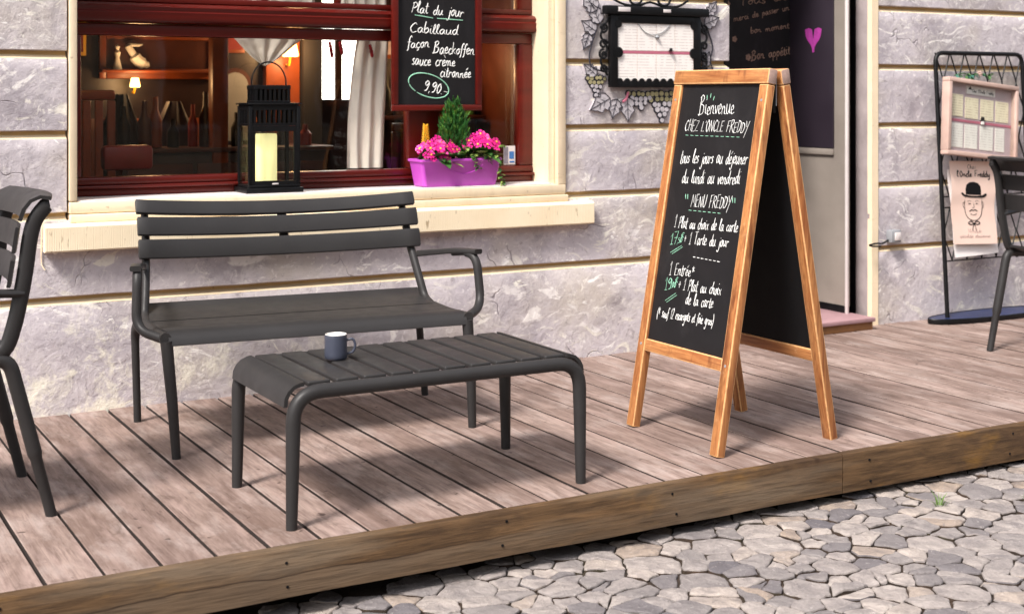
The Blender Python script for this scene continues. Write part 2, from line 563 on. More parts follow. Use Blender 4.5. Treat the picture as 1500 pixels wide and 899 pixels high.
def mat_sill():
    s = NT('tooled_cream_stone')
    c = s.coord()
    f = s.noise(c, 4, 6, .6)
    col = srgb(242, 226, 196)
    base = s.ramp(f, [(.3, srgb(234, 214, 180)), (.65, col)])
    pits = s.noise(s.coord((1, 1, .25)), 60, 3, .5)
    base = s.mix(s.ramp(pits, [(.66, BW(0)), (.74, BW(.7))]), base, srgb(150, 125, 92))
    s.color(base); s.rough(.8)
    w = s.n('ShaderNodeTexWave', wave_type='BANDS', bands_direction='X')
    w.inputs['Scale'].default_value = 36; w.inputs['Distortion'].default_value = 1.6; w.inputs['Detail'].default_value = 2
    s.link(c, w.inputs['Vector'])
    s.bump(s.math('ADD', s.math('MULTIPLY', w.outputs['Fac'], .6), s.noise(c, 30, 4)), .22, .004)
    return s.m

def mat_deck():
    s = NT('weathered_deck_boards')
    isl = s.n('ShaderNodeNewGeometry').outputs['Random Per Island']
    c = s.coord((1, .12, 1))
    cmb = s.n('ShaderNodeCombineXYZ'); s.link(isl, cmb.inputs[1]); s.link(isl, cmb.inputs[2])
    sc = s.n('ShaderNodeVectorMath', operation='SCALE'); sc.inputs['Scale'].default_value = 23
    s.link(cmb.outputs[0], sc.inputs[0])
    ad = s.n('ShaderNodeVectorMath', operation='ADD'); s.link(c, ad.inputs[0]); s.link(sc.outputs[0], ad.inputs[1])
    v = ad.outputs[0]
    grain = s.noise(v, 45, 6, .65, .3)
    tone = s.ramp(isl, [(0, srgb(126, 107, 99)), (.5, srgb(146, 126, 117)), (1, srgb(162, 142, 133))])
    base = s.mix(s.ramp(grain, [(.32, BW(.75)), (.62, BW(0))]), tone, srgb(88, 70, 64))
    fine = s.noise(s.coord((1, .04, 1)), 190, 3, .6)
    base = s.mix(s.ramp(fine, [(.52, BW(0)), (.7, BW(.5))]), base, srgb(84, 66, 60))
    lit = s.noise(v, 18, 5, .6)
    base = s.mix(s.ramp(lit, [(.5, BW(0)), (.75, BW(.5))]), base, srgb(180, 156, 148))
    cw = s.coord()
    st = s.noise(s.coord((1.6, .7, 1)), 2.6, 7, .68, .5)
    base = s.mix(s.ramp(st, [(.5, BW(0)), (.66, BW(.5))]), base, srgb(100, 80, 70))
    gr = s.noise(s.coord((2, .6, 1)), 5, 7, .7)
    base = s.mix(s.ramp(gr, [(.5, BW(0)), (.68, BW(.5))]), base, srgb(174, 160, 154))
    sm = s.noise(s.coord((1, .5, 1)), 12, 5, .7, .8)
    base = s.mix(s.ramp(sm, [(.56, BW(0)), (.68, BW(.55))]), base, srgb(90, 74, 66))
    spots = s.noise(cw, 26, 2, .5)
    base = s.mix(s.ramp(spots, [(.70, BW(0)), (.74, BW(.8))]), base, srgb(60, 46, 43))
    # hairline splits along the boards
    sp = s.noise(s.coord((1, .02, 1)), 60, 2, .5)
    spm = s.math('MULTIPLY', s.ramp(sp, [(.485, BW(0)), (.5, BW(1)), (.515, BW(0))]), s.ramp(s.noise(cw, 3.1, 2), [(.55, BW(0)), (.65, BW(1))]))
    base = s.mix(s.math('MULTIPLY', spm, .6), base, srgb(72, 56, 52))
    s.color(base)
    s.rough(s.ramp(st, [(.4, BW(.75)), (.7, BW(.6))]))
    s.bump(s.math('SUBTRACT', grain, spm), .3, .004)
    s.b.inputs['Specular IOR Level'].default_value = .22
    return s.m

def mat_fascia():
    s = NT('old_edge_timber')
    isl = s.n('ShaderNodeNewGeometry').outputs['Random Per Island']
    c = s.coord((.14, 1, 1))
    cmb = s.n('ShaderNodeCombineXYZ'); s.link(isl, cmb.inputs[0]); s.link(isl, cmb.inputs[2])
    ad = s.n('ShaderNodeVectorMath', operation='ADD'); s.link(c, ad.inputs[0]); s.link(cmb.outputs[0], ad.inputs[1])
    v = ad.outputs[0]
    g = s.noise(v, 40, 6, .65, .4)
    base = s.ramp(g, [(.25, srgb(50, 37, 26)), (.5, srgb(86, 65, 44)), (.75, srgb(110, 84, 58))])
    cw = s.coord((.5, 1, 1))
    st = s.noise(cw, 4.5, 5, .65, .4)
    base = s.mix(s.ramp(st, [(.5, BW(0)), (.66, BW(.75))]), base, srgb(62, 46, 34))
    y = s.noise(cw, 7, 4, .6)
    base = s.mix(s.ramp(y, [(.58, BW(0)), (.72, BW(.55))]), base, srgb(132, 96, 42))
    gy = s.noise(s.coord((.3, 1, 3)), 3.2, 3, .5)
    base = s.mix(s.ramp(gy, [(.5, BW(0)), (.68, BW(.5))]), base, srgb(122, 108, 92))
    kn = s.n('ShaderNodeTexVoronoi'); kn.inputs['Scale'].default_value = 5.5
    s.link(s.coord(), kn.inputs['Vector'])
    base = s.mix(s.ramp(kn.outputs['Distance'], [(.0, BW(.9)), (.05, BW(.6)), (.09, BW(0))]), base, srgb(48, 32, 22))
    sx = s.n('ShaderNodeSeparateXYZ'); s.link(s.coord(), sx.inputs[0])
    wob = s.noise(s.coord((1, 0, 0)), 2.2, 3, .6)
    zz = s.math('ADD', sx.outputs[2], s.math('MULTIPLY', s.math('SUBTRACT', wob, .5), .06))
    lower = s.ramp(s.math('MULTIPLY', s.math('ADD', zz, .075), 100), [(-.0, BW(1)), (.25, BW(0))])
    leftb = s.ramp(s.math('MULTIPLY', sx.outputs[0], .25), [(.40, BW(1)), (.68, BW(0))])
    base = s.mix(s.math('MULTIPLY', s.math('MULTIPLY', lower, leftb), .6), base, srgb(104, 88, 72))
    line = s.ramp(s.math('ABSOLUTE', s.math('ADD', zz, .073)), [(.0, BW(1)), (.0022, BW(0))])
    base = s.mix(s.math('MULTIPLY', s.math('MULTIPLY', line, leftb), .8), base, srgb(40, 28, 20))
    fg = s.noise(s.coord((.05, 1, 1)), 130, 4, .6)
    base = s.mix(s.ramp(fg, [(.5, BW(0)), (.7, BW(.55))]), base, srgb(44, 32, 22))
    s.color(base); s.rough(.7)
    s.bump(s.math('ADD', g, fg), .45, .004)
    s.b.inputs['Specular IOR Level'].default_value = .22
    return s.m

def mat_stone():
    s = NT('street_stone')
    isl = s.n('ShaderNodeNewGeometry').outputs['Random Per Island']
    c = s.coord()
    tone = s.ramp(isl, [(0, srgb(98, 94, 98)), (.25, srgb(138, 131, 128)), (.6, srgb(158, 149, 144)), (.85, srgb(176, 165, 157)), (1, srgb(156, 139, 124))])
    n1 = s.noise(c, 16, 7, .68, .4)
    base = s.mix(s.ramp(n1, [(.35, BW(.6)), (.65, BW(0))]), tone, srgb(92, 86, 88))
    n3 = s.noise(c, 34, 6, .7, 1.2)
    base = s.mix(s.ramp(n3, [(.56, BW(0)), (.68, BW(.5))]), base, srgb(104, 96, 94))
    n2 = s.noise(c, 70, 4, .6)
    base = s.mix(s.ramp(n2, [(.6, BW(0)), (.75, BW(.5))]), base, srgb(186, 178, 174))
    s.color(base); s.rough(.78)
    s.bump(s.math('ADD', n1, s.math('MULTIPLY', n2, .4)), .85, .016)
    s.b.inputs['Specular IOR Level'].default_value = .35
    return s.m

def mat_dirt():
    s = NT('joint_dirt')
    c = s.coord()
    n1 = s.noise(c, 8, 6, .65)
    base = s.ramp(n1, [(.3, srgb(34, 26, 20)), (.6, srgb(58, 44, 34)), (.8, srgb(76, 58, 44))])
    g = s.noise(c, 3.5, 4, .6)
    base = s.mix(s.ramp(g, [(.56, BW(0)), (.7, BW(.5))]), base, srgb(56, 58, 32))
    s.color(base); s.rough(.95)
    s.bump(s.noise(c, 60, 5, .7), .7, .01)
    return s.m

def mat_pine(name, axis):
    s = NT(name)
    sc = {'z': (1, 1, .08), 'y': (1, .08, 1)}[axis]
    c = s.coord(sc)
    g = s.noise(c, 38, 6, .62, .6)
    base = s.ramp(g, [(.25, srgb(104, 60, 34)), (.40, srgb(154, 96, 54)), (.56, srgb(184, 126, 76)), (.75, srgb(144, 88, 48))])
    cw = s.coord()
    w = s.noise(cw, 4, 5, .6)
    base = s.mix(s.ramp(w, [(.5, BW(0)), (.75, BW(.6))]), base, srgb(150, 84, 42))
    f = s.noise(cw, 18, 5, .7)
    base = s.mix(s.ramp(f, [(.62, BW(0)), (.78, BW(.7))]), base, srgb(218, 176, 130))
    d = s.noise(s.coord((1, 1, .3)), 14, 4, .6)
    base = s.mix(s.ramp(d, [(.56, BW(0)), (.68, BW(.75))]), base, srgb(92, 46, 24))
    fg = s.noise(s.coord(tuple(q * (.5 if q < 1 else 1) for q in sc)), 150, 3, .6)
    base = s.mix(s.ramp(fg, [(.5, BW(0)), (.68, BW(.5))]), base, srgb(110, 58, 28))
    s.color(base); s.rough(.5)
    s.bump(g, .2, .002)
    return s.m

def mat_redwood():
    s = NT('varnished_red_wood')
    c = s.coord((.1, 1, 1))
    g = s.noise(c, 14, 4, .55, .3)
    base = s.ramp(g, [(.3, srgb(76, 15, 11)), (.6, srgb(92, 21, 14)), (.85, srgb(106, 32, 20))])
    s.color(base); s.rough(.3)
    s.b.inputs['Specular IOR Level'].default_value = .4
    s.bump(g, .03, .002)
    return s.m

def mat_metal_paint():
    s = NT('charcoal_powder_coat')
    c = s.coord()
    f = s.noise(c, 6, 3)
    s.color(s.ramp(f, [(.3, (.0255, .0240, .0242, 1)), (.7, (.031, .0292, .0294, 1))]))
    s.rough(s.ramp(s.noise(c, 14, 4), [(.35, BW(.40)), (.7, BW(.52))]))
    s.bump(s.noise(c, 900, 2), .06, .0006)
    s.b.inputs['Specular IOR Level'].default_value = .25
    return s.m

def mat_paper(name, col, freq, ink=(.25, .2, .2, 1), amount=.6, axis='Z'):
    s = NT(name)
    c = s.coord()
    w = s.n('ShaderNodeTexWave', wave_type='BANDS', bands_direction=axis)
    w.inputs['Scale'].default_value = freq
    s.link(c, w.inputs['Vector'])
    ln = s.ramp(w.outputs['Fac'], [(.62, BW(0)), (.8, BW(1))])
    brk = s.ramp(s.noise(s.coord((1, 1, .3)), 55, 3, .6), [(.42, BW(0)), (.55, BW(1))])
    k = s.math('MULTIPLY', s.math('MULTIPLY', ln, brk), amount)
    base = s.mix(k, s.ramp(s.noise(c, 6, 3), [(.3, tuple(x * .93 for x in col[:3])), (.7, col)]), ink)
    s.color(base); s.rough(.6)
    return s.m

def mat_glass(name='window_glass', tint=(1, 1, 1, 1), refl=1.0):
    s = NT(name)
    s.t.nodes.remove(s.b)
    tr = s.n('ShaderNodeBsdfTransparent'); tr.inputs[0].default_value = tint
    gl = s.n('ShaderNodeBsdfGlossy'); gl.inputs['Roughness'].default_value = .02
    fr = s.n('ShaderNodeFresnel'); fr.inputs['IOR'].default_value = 1.5
    nb = s.n('ShaderNodeBump'); nb.inputs['Strength'].default_value = .04; nb.inputs['Distance'].default_value = .02
    s.link(s.noise(s.coord(), 3.0, 2), nb.inputs['Height'])
    s.link(nb.outputs[0], gl.inputs['Normal'])
    mx = s.n('ShaderNodeMixShader')
    bf = s.n('ShaderNodeNewGeometry').outputs['Backfacing']
    s.link(s.math('MULTIPLY', s.math('MULTIPLY', fr.outputs[0], refl), s.math('SUBTRACT', 1.0, bf)), mx.inputs[0])
    s.link(tr.outputs[0], mx.inputs[1]); s.link(gl.outputs[0], mx.inputs[2])
    s.link(mx.outputs[0], s.out.inputs['Surface'])
    return s.m

def mat_emit(name, col, strength):
    s = NT(name)
    c = s.coord()
    f = s.noise(c, 9, 3)
    s.color(col)
    s.link(s.ramp(f, [(.3, tuple(x * .8 for x in col[:3])), (.7, col)]), s.b.inputs['Emission Color'])
    s.b.inputs['Emission Strength'].default_value = strength
    return s.m

def mat_board():
    s = NT('chalkboard_black')
    c = s.coord()
    n = s.noise(c, 5, 6, .7, .5)
    s.color(s.ramp(n, [(.35, (.007, .0062, .0072, 1)), (.75, (.0125, .011, .0125, 1))]))
    sm = s.noise(s.coord((1, 1, .4)), 4.5, 6, .7, 1.0)
    base = s.mix(s.ramp(sm, [(.5, BW(0)), (.75, BW(.35))]), s.ramp(n, [(.35, (.0068, .006, .007, 1)), (.75, (.0115, .0102, .0115, 1))]), (.05, .047, .05, 1))
    s.color(base)
    s.rough(.62)
    s.b.inputs['Specular IOR Level'].default_value = .3
    return s.m

M = {
 'wall': mat_wall(),
 'mortar': mat_cream('ochre_joint', srgb(200, 168, 118)),
 'lip': mat_cream('pale_joint_lip', srgb(228, 208, 174)),
 'cream': mat_cream('cream_painted_stone', srgb(240, 220, 188)),
 'sill': mat_sill(),
 'facing': simple('beige_street_render', srgb(206, 190, 166), .9, .15, 2),
 'jamb': simple('stained_jamb_plaster', srgb(158, 146, 146), .85, .22, 7, .3),
 'deck': mat_deck(), 'plank_edge': simple('gap_shade_plank_edge', srgb(46, 36, 32), .9, .3, 12), 'fascia': mat_fascia(), 'stone': mat_stone(), 'dirt': mat_dirt(),
 'pine_v': mat_pine('orange_pine_upright', 'z'), 'worn': simple('worn_pale_wood_edge', srgb(214, 164, 112), .6, .25, 60), 'end_grain': simple('grey_end_grain', srgb(158, 132, 122), .8, .2, 60),
 'pine_h': mat_pine('orange_pine_rail', 'y'),
 'red': mat_redwood(), 'metal': mat_metal_paint(),
 'board': mat_board(),
 'chalk': simple('white_chalk_ink', (.82, .82, .80, 1), .8, .08, 60),
 'chalk_g': simple('green_chalk_ink', (.32, .66, .47, 1), .8, .1, 60),
 'chalk_p': simple('pink_chalk', srgb(168, 52, 148), .85, .2, 40),
 'chalk_dim': simple('faded_chalk', srgb(150, 120, 105), .9, .3, 30),
 'iron': simple('black_wrought_iron', (.0035, .0035, .0042, 1), .45, .15, 20, spec=.28),
 'blue': simple('dark_blue_tray_paint', srgb(26, 38, 74), .35, .25, 9),
 'glass': mat_glass(),
 'lglass': mat_glass('lantern_glass', (.96, .97, .96, 1)),
 'mug': simple('slate_blue_glaze', srgb(62, 66, 80), .38, .06, 18),
 'white': simple('white_glaze', srgb(228, 224, 218), .35, .03, 10),
 'flash': simple('white_sill_flashing', srgb(214, 206, 204), .45, .06, 8),
 'pot': simple('magenta_plastic', srgb(188, 78, 186), .38, .05, 10),
 'soil': simple('potting_soil', (.02, .014, .01, 1), .95, .3, 40, .5),
 'leaf': simple('primrose_leaf', srgb(52, 92, 36), .55, .35, 25),
 'leaf2': simple('pale_leaf', srgb(120, 142, 66), .55, .3, 25),
 'conifer': simple('conifer_needles', srgb(48, 104, 40), .6, .4, 30),
 'petal': simple('magenta_petal', srgb(216, 10, 128), .55, .25, 35),
 'petal_l': simple('pink_petal', srgb(232, 70, 170), .55, .15, 35),
 'petal_r': simple('red_leather', srgb(120, 26, 14), .4, .2, 10),
 'yellow': simple('yellow_petal', srgb(236, 178, 40), .55, .15, 30),
 'wax': simple('ivory_wax', srgb(250, 240, 168), .5, .05, 8),
 'flame_wax': mat_emit('glowing_ivory_wax', (1.0, .90, .42, 1), .42),
 'curtain': simple('cream_curtain_cloth', srgb(244, 234, 218), .9, .06, 6),
 'redcloth': simple('red_white_ribbon', srgb(190, 40, 50), .8, .5, 60),
 'wood_d': simple('dark_interior_wood', srgb(34, 15, 10), .4, .35, 6),
 'wood_o': simple('orange_interior_wood', srgb(122, 56, 20), .4, .3, 6),
 'wood_m': simple('brown_interior_wood', srgb(70, 30, 15), .4, .3, 6),
 'dark': simple('dark_room_paint', srgb(20, 13, 12), .8, .3, 4),
 'menu_wood': simple('pale_pink_menu_case', srgb(188, 160, 148), .5, .12, 12),
 'menu_back': simple('mauve_case_backing', srgb(190, 170, 176), .7, .08, 8),
 'paper': mat_paper('cream_menu_paper', srgb(246, 234, 206), 22, amount=.38, ink=srgb(150, 110, 80)),
 'paper_w': mat_paper('white_menu_paper', srgb(248, 242, 236), 22, amount=.3, ink=srgb(150, 120, 120)),
 'poster': simple('pink_poster_paper', srgb(226, 198, 184), .7, .03, 6),
 'blank': simple('white_sheet', srgb(232, 226, 224), .7, .03, 6),
 'ink': simple('black_print', (.006, .006, .007, 1), .7, .2, 20, spec=.15),
 'ink_g': simple('grey_print', srgb(150, 125, 120), .7, .1, 20),
 'pinkbar': simple('pink_strip', srgb(190, 108, 128), .6, .1, 20),
 'panel_w': simple('dirty_white_panel', srgb(138, 129, 121), .55, .12, 5),
 'panel_p': simple('purple_black_board', srgb(44, 36, 46), .5, .12, 4),
 'step_pink': simple('pink_stone_slab', srgb(160, 126, 130), .6, .12, 9, .2),
 'step_edge': simple('brown_step_edge', srgb(134, 92, 54), .7, .25, 14),
 'grey_plastic': simple('grey_plastic_box', srgb(140, 142, 146), .45, .06, 12),
 'grass': simple('weed_green', srgb(92, 124, 48), .7, .3, 20),
 'mural_l': simple('pale_mural_paint', srgb(184, 178, 182), .85, .25, 40),
 'mural_g': simple('olive_mural_paint', srgb(156, 148, 110), .85, .2, 30),
 'mural_d': simple('dark_mural_paint', srgb(46, 44, 54), .85, .2, 30),
 'mural_m': simple('grey_mural_paint', srgb(134, 130, 142), .85, .3, 24),
 'sticker_b': simple('blue_sticker_ink', srgb(60, 120, 190), .5, .1, 20),
 'street_glow': mat_emit('street_reflection_glow', (1.0, .97, .86, 1), 3.2),
 'lamp': mat_emit('warm_lamp_glow', (1.0, .55, .16, 1), 5.0),
}

# ------------------------------------------------------------------ street
def build_street():
    rng = random.Random(7)
    zs = lambda x, y: -0.215 + 0.014 * max(-4, min(x, 9)) - 0.004 * (3.6 - y)
    mb = MB()
    xs = [-60, -12, -4, 0, 2, 4, 6, 9, 16, 60]; ys = [-60, -12, -3, 0, 1.5, 3, 5.6]
    grid = [[mb.bm.verts.new((x, y, zs(x, y) - .011)) for x in xs] for y in ys]
    for j in range(len(ys) - 1):
        for i in range(len(xs) - 1):
            mb.face([grid[j][i], grid[j][i + 1], grid[j + 1][i + 1], grid[j + 1][i]])
    ground = mb.build('street', M['dirt'], smooth=0)
    tag(ground, 'street bed of brown earth under the cobblestones', None, None, 'structure')
    # cobbles: bounded Voronoi cells of a jittered lattice
    pts = []
    rad = []
    X0, X1, Y0, Y1 = -.2, 7.2, .9, 3.80
    cand = 0
    gh = {}
    gc = .12
    while cand < 80000:
        cand += 1
        x = rng.uniform(X0, X1); y = rng.uniform(Y0, Y1)
        r = .036 + .048 * rng.random() ** 1.5
        ok = True
        ci, cj = int(x / gc), int(y / gc)
        for a in range(ci - 2, ci + 3):
            for b in range(cj - 2, cj + 3):
                for (px, py, pr) in gh.get((a, b), ()):
                    dx, dy = (x - px) * .80, y - py
                    if dx * dx + dy * dy < ((r + pr) * .74) ** 2:
                        ok = False; break
                if not ok: break
            if not ok: break
        if ok:
            gh.setdefault((ci, cj), []).append((x, y, r)); pts.append((x, y)); rad.append(r)
    cell = .25
    hsh = {}
    for i, (x, y) in enumerate(pts):
        hsh.setdefault((int(x / cell), int(y / cell)), []).append(i)
    mb = MB()
    def stone(poly, i):
        cen = sum(poly, V((0, 0))) / len(poly)
        if cen.y > 3.73: return
        pp = [poly[0]]
        for q in poly[1:]:
            if (q - pp[-1]).length > .007: pp.append(q)
        if len(pp) < 3: return
        size = sum((q - cen).length for q in pp) / len(pp)
        gap = rng.uniform(.0014, .0032)
        jit = [cen + (q - cen) * (1 - min(.4, gap / size * 1.15)) + V((rng.uniform(-.002, .002), rng.uniform(-.002, .002))) for q in pp]
        rd = []
        for m in range(len(jit)):
            a, b = jit[m], jit[(m + 1) % len(jit)]
            e = (b - a)
            pr = V((-e.y, e.x))
            rd += [a + e * .07, a + e * .35 + pr * rng.uniform(-.05, .05), a + e * .65 + pr * rng.uniform(-.05, .05), a + e * .93]
        tx, ty = rng.uniform(-.032, .032), rng.uniform(-.035, .035)
        dz = rng.uniform(-.005, .004)
        zb = zs(cen.x, cen.y) + dz
        def P(q, k, z):
            w = cen + (q - cen) * k
            zz = zb + (w.x - cen.x) * tx + (w.y - cen.y) * ty
            zz += .005 * noise.noise(V((w.x * 17, w.y * 17, i * 3.1))) + .0035 * noise.noise(V((w.x * 48, w.y * 48, i * 1.7)))
            return V((w.x, w.y, zz + z))
        rings = [[P(q, 1.0, -.05) for q in rd], [P(q, 1.0, -.006) for q in rd], [P(q, .972, -.0018) for q in rd], [P(q, .90, 0) for q in rd], [P(q, .75, .0006) for q in rd], [P(q, .55, .0005) for q in rd], [P(q, .28, .001) for q in rd]]
        rs = mb.loft(rings, True, True)
        for v0 in rs[0]:
            for f in v0.link_faces: f.material_index = 1
    for i, (x, y) in enumerate(pts):
        poly = [V((x - .3, y - .3)), V((x + .3, y - .3)), V((x + .3, y + .3)), V((x - .3, y + .3))]
        ci, cj = int(x / cell), int(y / cell)
        for a in range(ci - 2, ci + 3):
            for b in range(cj - 2, cj + 3):
                for k in hsh.get((a, b), ()):
                    if k == i: continue
                    q = V(pts[k]); d = q - V((x, y)); L = d.length
                    if L < 1e-5 or L > .55: continue
                    n = d / L; off = V((x, y)) + d * (.5 + .5 * (rad[i] ** 2 - rad[k] ** 2) / (L * L))
                    out = []
                    for m in range(len(poly)):
                        s0, s1 = poly[m], poly[(m + 1) % len(poly)]
                        f0 = (s0 - off).dot(n); f1 = (s1 - off).dot(n)
                        if f0 <= 0: out.append(s0)
                        if f0 * f1 < 0: out.append(s0 + (s1 - s0) * (f0 / (f0 - f1)))
                    poly = out
                    if len(poly) < 3: break
                if len(poly) < 3: break
        if len(poly) < 3: continue
        cells = [poly]
        if rng.random() < .26:
            c0 = sum(poly, V((0, 0))) / len(poly)
            aa = rng.gauss(pi / 2, .75); nn = V((cos(aa), sin(aa))); c0 = c0 + nn * rng.uniform(-.022, .022)
            A, B = [], []
            for m in range(len(poly)):
                s0, s1 = poly[m], poly[(m + 1) % len(poly)]
                f0 = (s0 - c0).dot(nn); f1 = (s1 - c0).dot(nn)
                (A if f0 <= 0 else B).append(s0)
                if f0 * f1 < 0:
                    q = s0 + (s1 - s0) * (f0 / (f0 - f1)); A.append(q); B.append(q)
            if len(A) > 2 and len(B) > 2: cells = [A, B]
        for poly in cells:
            stone(poly, i)
    st = mb.build('cobblestones', [M['stone'], M['dirt']], smooth=40)
    tag(st, 'uneven grey cobblestones paving the street before the deck', 'cobblestones', None, 'stuff')

def weed(x, y, z, seed, label, h=.035, n=26):
    rng = random.Random(seed)
    mb = MB()
    for k in range(n):
        a = rng.uniform(0, 2 * pi); r = rng.uniform(0, .014)
        bx, by = x + r * cos(a), y + r * sin(a)
        L = h * rng.uniform(.5, 1.2); sp = rng.uniform(.2, .9)
        d = V((cos(a) * sp, sin(a) * sp, 1)).normalized()
        side = V((-sin(a), cos(a), 0)) * .0016
        b = V((bx, by, z - .01)); m = b + d * L * .6; t = m + (d + V((cos(a), sin(a), -.3)) * .6).normalized() * L * .5
        th = V((cos(a), sin(a), 0)) * .0006
        mb.loft([[b - side, b + th, b + side], [m - side * .8, m + th, m + side * .8], [t - side * .1, t + th * .1, t + side * .1]])
    o = mb.build('weed', M['grass'])
    tag(o, label, 'weed', 'weeds between the cobbles')

build_street()
weed(3.62, 3.42, -.165, 1, 'small green weed tuft near the deck board seam, leftmost of the weeds', .05)
weed(3.93, 3.30, -.16, 2, 'small weed tuft between cobbles, right of the tuft by the board seam', .04)
weed(4.16, 3.36, -.155, 3, 'small weed tuft between cobbles nearest the right picture edge', .04)

# ------------------------------------------------------------------ deck
def build_deck():
    rng = random.Random(3)
    mb = MB()
    edge_faces = []
    pitch = .1497
    x = .985 - pitch * 22
    while x < 11:
        g = .0042 + rng.uniform(0, .0024)
        xa, xb = x + g, x + pitch - .0042 - rng.uniform(0, .0024)
        cuts = [(xa, xb)]
        if rng.random() < .10:
            mid = (xa + xb) / 2 + rng.uniform(-.03, .03)
            cuts = [(xa, mid - .002), (mid + .002, xb)]
        for a, b in cuts:
            y0, y1 = 3.652 + rng.uniform(-.002, .003), 5.62
            n = 14
            dz = rng.uniform(-.0015, .0015)
            bl = rng.uniform(.9, 1.1)
            rings = []
            ph = rng.uniform(0, 10)
            for k in range(n + 1):
                y = y0 + (y1 - y0) * k / n
                wob = .0012 * noise.noise(V((a * 7, y * 3, ph)))
                wo2 = .0012 * noise.noise(V((b * 7, y * 3, ph + 5)))
                c = .002
                zz = dz + .0012 * noise.noise(V((a * 3, y * 2, ph + 2)))
                rings.append([(a + wob, y, -.045), (a + wob, y, zz - c), (a + wob + c, y, zz), (b + wo2 - c, y, zz), (b + wo2, y, zz - c), (b + wo2, y, -.045)])
            rs = mb.loft(rings)
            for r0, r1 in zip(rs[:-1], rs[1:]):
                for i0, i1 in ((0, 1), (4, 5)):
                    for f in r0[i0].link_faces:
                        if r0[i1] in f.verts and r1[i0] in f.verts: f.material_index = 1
        x += pitch
    deck = mb.build('wooden_deck', [M['deck'], M['plank_edge']], smooth=30)  # plank sides near black: gap shade put into their colour
    tag(deck, 'raised deck of weathered pinkish grey boards before the facade', None, None, 'structure')
    # edge boards
    for xa, xb in ((-2.4, 3.3585), (3.3625, 8.6)):
        mb = MB()
        n = int((xb - xa) / .06)
        rings = []
        for k in range(n + 1):
            xx = xa + (xb - xa) * k / n
            w = .0022 * noise.noise(V((xx * 5, xa, 0))); w2 = .003 * noise.noise(V((xx * 4, xa, 4)))
            yf = 3.618 + .0015 * noise.noise(V((xx * 3, 7, xa)))
            zt = .001 + w * .8; zb = -.136 + w2
            rings.append([(xx, 3.650, zb), (xx, yf, zb + .002), (xx, yf - .001, zt - .008), (xx, yf + .0025, zt - .002), (xx, yf + .009, zt), (xx, 3.650, zt)])
        mb.loft(rings)
        f = mb.build('edge_board', M['fascia'], deck, smooth=40)
        f['label'] = 'brown timber board facing the deck edge, left of the seam' if xa < 0 else 'brown timber board facing the deck edge, right of the seam'
        rn = random.Random(int(xa * 10))
        xx = xa + .12
        while xx < xb:
            for z in (-.035, -.105):
                q = V((xx + rn.uniform(-.012, .012), 3.6165, z + rn.uniform(-.008, .008)))
                nb = MB(); nb.tube([q + V((0, .004, 0)), q + V((0, -.0012, 0))], .0042, 10)
                if .3 < xx < 5.2: nb.build('nail_head', M['ink'], f)
                else: nb.bm.free()
            xx += rn.uniform(.62, .78)
    mb = MB()
    mb.box(-2.4, 8.6, 3.80, 3.9, -.33, -.03)
    mb.build('support_beam', M['wood_d'], deck)
    mb = MB(); mb.box(-2.4, 8.6, 3.95, 5.6, -.16, -.10); mb.build('gap_black_sheet', M['ink'], deck, smooth=0)  # black sheet added under the planks to darken the gaps
build_deck()

# ------------------------------------------------------------------ facade
YW = 5.58
facade = empty('building_facade', (0, 0, 0))
tag(facade, 'grey marbled block facade with cream framed window and doorway', 'building')

